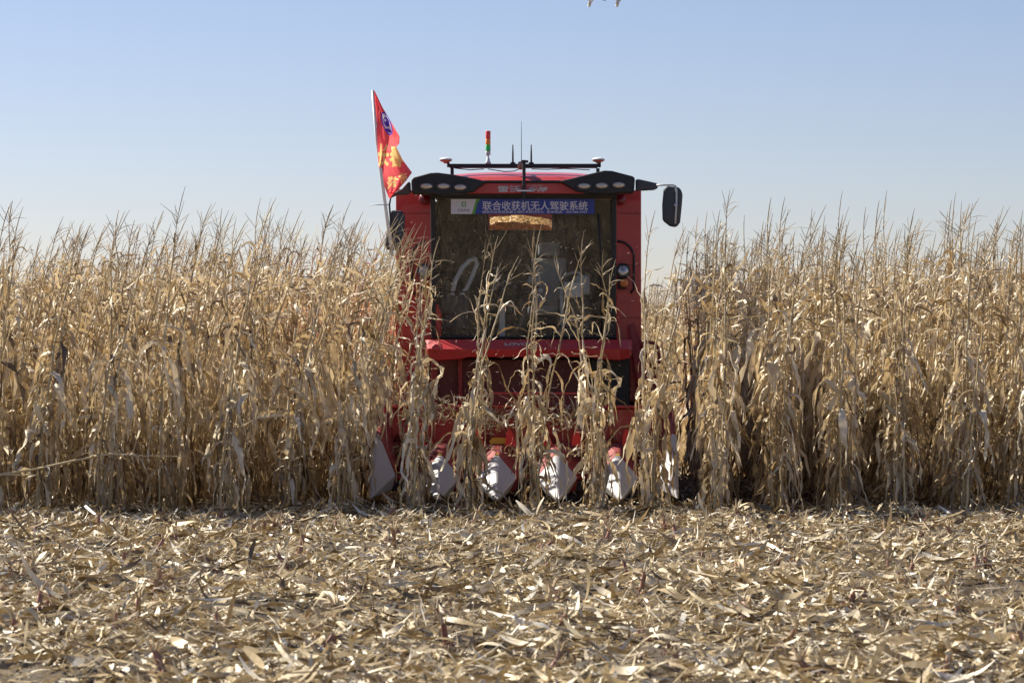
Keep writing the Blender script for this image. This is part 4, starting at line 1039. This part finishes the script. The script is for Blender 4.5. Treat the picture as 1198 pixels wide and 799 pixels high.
def FP(u, v, o=0.0):
    l, r_ = lerp(Lc, v), lerp(Rc, v)
    px, py = l[0]+(r_[0]-l[0])*u, l[1]+(r_[1]-l[1])*u
    py += 2.0*math.sin(u*3.1)*(v < 0.95)*v
    fold = 0.09*math.sin(u*6+v*5)*u + 0.05*math.sin(v*9+u*3) + 0.03*math.sin(u*17-v*4)*u + (0.10*max(0, v-0.8)*5*u)
    d = yF - 0.02 + fold - o
    return W(px, py, d)
nu, nv = 96, 250
vs = np.array([FP(i/nu, j/nv) for j in range(nv+1) for i in range(nu+1)])
def pxpy(u, v):
    l, r_ = lerp(Lc, v), lerp(Rc, v); px, py = l[0]+(r_[0]-l[0])*u, l[1]+(r_[1]-l[1])*u
    return px, py + 2.0*math.sin(u*3.1)*(v < 0.95)*v
ctr = np.array([pxpy((i+0.5)/nu, (j+0.5)/nv) for j in range(nv) for i in range(nu)])
fidx = np.array([(j*(nu+1)+i, j*(nu+1)+i+1, (j+1)*(nu+1)+i+1, (j+1)*(nu+1)+i) for j in range(nv) for i in range(nu)])
owner = np.zeros(len(fidx), int)
def stamp(V, Fs, cx, cy, code, rot=0.0):
    c, s_ = math.cos(rot), math.sin(rot)
    P = np.stack([cx + V[:, 0]*c - V[:, 1]*s_, cy - (V[:, 0]*s_ + V[:, 1]*c)], 1)
    for f in Fs:
        f = list(f); 
        for t in range(1, len(f)-1):
            a, b, d = P[f[0]], P[f[t]], P[f[t+1]]
            def sd(p, q): return (ctr[:, 0]-p[0])*(q[1]-p[1]) - (ctr[:, 1]-p[1])*(q[0]-p[0])
            e0, e1, e2 = sd(a, b), sd(b, d), sd(d, a)
            owner[((e0 >= 0) & (e1 >= 0) & (e2 >= 0)) | ((e0 <= 0) & (e1 <= 0) & (e2 <= 0))] = code
def ell(rx, ry, n=28):
    return np.array([(math.cos(2*math.pi*k/n)*rx, math.sin(2*math.pi*k/n)*ry) for k in range(n)]), [tuple(range(n))]
V, Fs = text_geo('长', 1.0, bold=0.035); sz_ = V.max(0)-V.min(0); stamp(V*np.array([14/sz_[0], 27/sz_[1]]), Fs, 448.5, 182, 1, -0.06)
V, Fs = text_geo('春', 1.0, bold=0.035); sz_ = V.max(0)-V.min(0); stamp(V*np.array([18/sz_[0], 26/sz_[1]]), Fs, 464.5, 183, 1, -0.06)
V, Fs = text_geo('莎', 1.0, bold=0.03); sz_ = V.max(0)-V.min(0); stamp(V*np.array([13/sz_[0], 17/sz_[1]]), Fs, 459, 215, 1, -0.15)
V, Fs = text_geo('市', 1.0, bold=0.03); sz_ = V.max(0)-V.min(0); stamp(V*np.array([10/sz_[0], 14/sz_[1]]), Fs, 472, 209, 1, 0.3)
for rx_, ry_, cx_, cy_, code, rt in ((5.2, 14.5, 452.5, 145, 2, 0.33), (3.9, 12.6, 452.5, 145, 3, 0.33), (3.0, 6.0, 452.2, 143, 2, 0.33), (4.0, 2.0, 454.5, 153, 2, -0.5), (1.3, 1.6, 451, 141, 3, 0)):
    V, Fs = ell(rx_, ry_); stamp(V, Fs, cx_, cy_, code, rt)
clo = None
for code, nm, mt in ((0, 'cloth', M_flag), (1, 'lettering', M_flagy), (2, 'emblem', M_flagp), (3, 'emblem_ground', M_flagw)):
    ff = fidx[owner == code]
    if not len(ff): continue
    used, inv_ = np.unique(ff, return_inverse=True)
    b = MB().add(vs[used], inv_.reshape(ff.shape)); o = b.build(nm, mt, fl if clo is None else clo, smooth=True)
    if clo is None: clo = o

# ================================================================== drone hovering at the top of the frame
dd_ = 20.0; dc = (X(707, dd_), dd_, Z(-14, dd_))
dr = empty('drone', dc, 'small white camera drone hovering above the cab at the top edge', 'drone')
MB().lathe([(0, -0.045), (0.06, -0.04), (0.085, -0.01), (0.08, 0.02), (0.04, 0.04), (0, 0.045)], dc, 'z', 20, 1.2, 0.9).build('fuselage', M_whitep, dr, smooth=True)
for sx_ in (-1, 1):
    for sy_ in (-1, 1):
        e = (dc[0]+sx_*0.15, dc[1]+sy_*0.13, dc[2]+0.02)
        arm = MB().tube([dc, e], [0.025, 0.014], 8).build('arm', M_whitep, dr, smooth=True)
        MB().lathe([(0, -0.015), (0.016, -0.015), (0.016, 0.018), (0.006, 0.022), (0, 0.026)], e, 'z', 12).build('motor', M_grey, arm, smooth=True)
        q = random.uniform(0, 3); c, s = math.cos(q), math.sin(q)
        MB().add([(e[0]+a*c-b*s, e[1]+a*s+b*c, e[2]+0.024+h) for a, b, h in ((-0.11, -0.004, 0.002), (0, -0.01, 0), (0.11, -0.004, 0.002), (0.11, 0.006, 0), (0, 0.01, 0.004), (-0.11, 0.006, 0))], [(0,1,4,5), (1,2,3,4)]).build('propeller', M_darkgrey, arm)
for px in (689.5, 722):
    b0, b1, b2 = W(px, -12, dd_), W(px+0.2, 5.3, dd_-0.0), W(px+8, -8, dd_)
    p1 = [(b0[0], dd_-0.07, b0[2]), (b1[0], dd_-0.075, b1[2]), (b2[0], dd_-0.06, b2[2])]
    p2 = [(a, 2*dd_-b, c) for a, b, c in p1]
    MB().tube(p1, 0.012, 6).tube(p2, 0.012, 6).tube([p1[1], p2[1]], 0.012, 6).build('landing_leg', M_whitep, dr, smooth=True)
c = W(707, -3, dd_)
MB().lathe([(0, -0.026), (0.016, -0.02), (0.022, 0), (0.016, 0.018), (0, 0.022)], c, 'z', 14).tube([c, (c[0], c[1], c[2]+0.05)], 0.006, 6).build('gimbal_camera', M_black, dr, smooth=True)
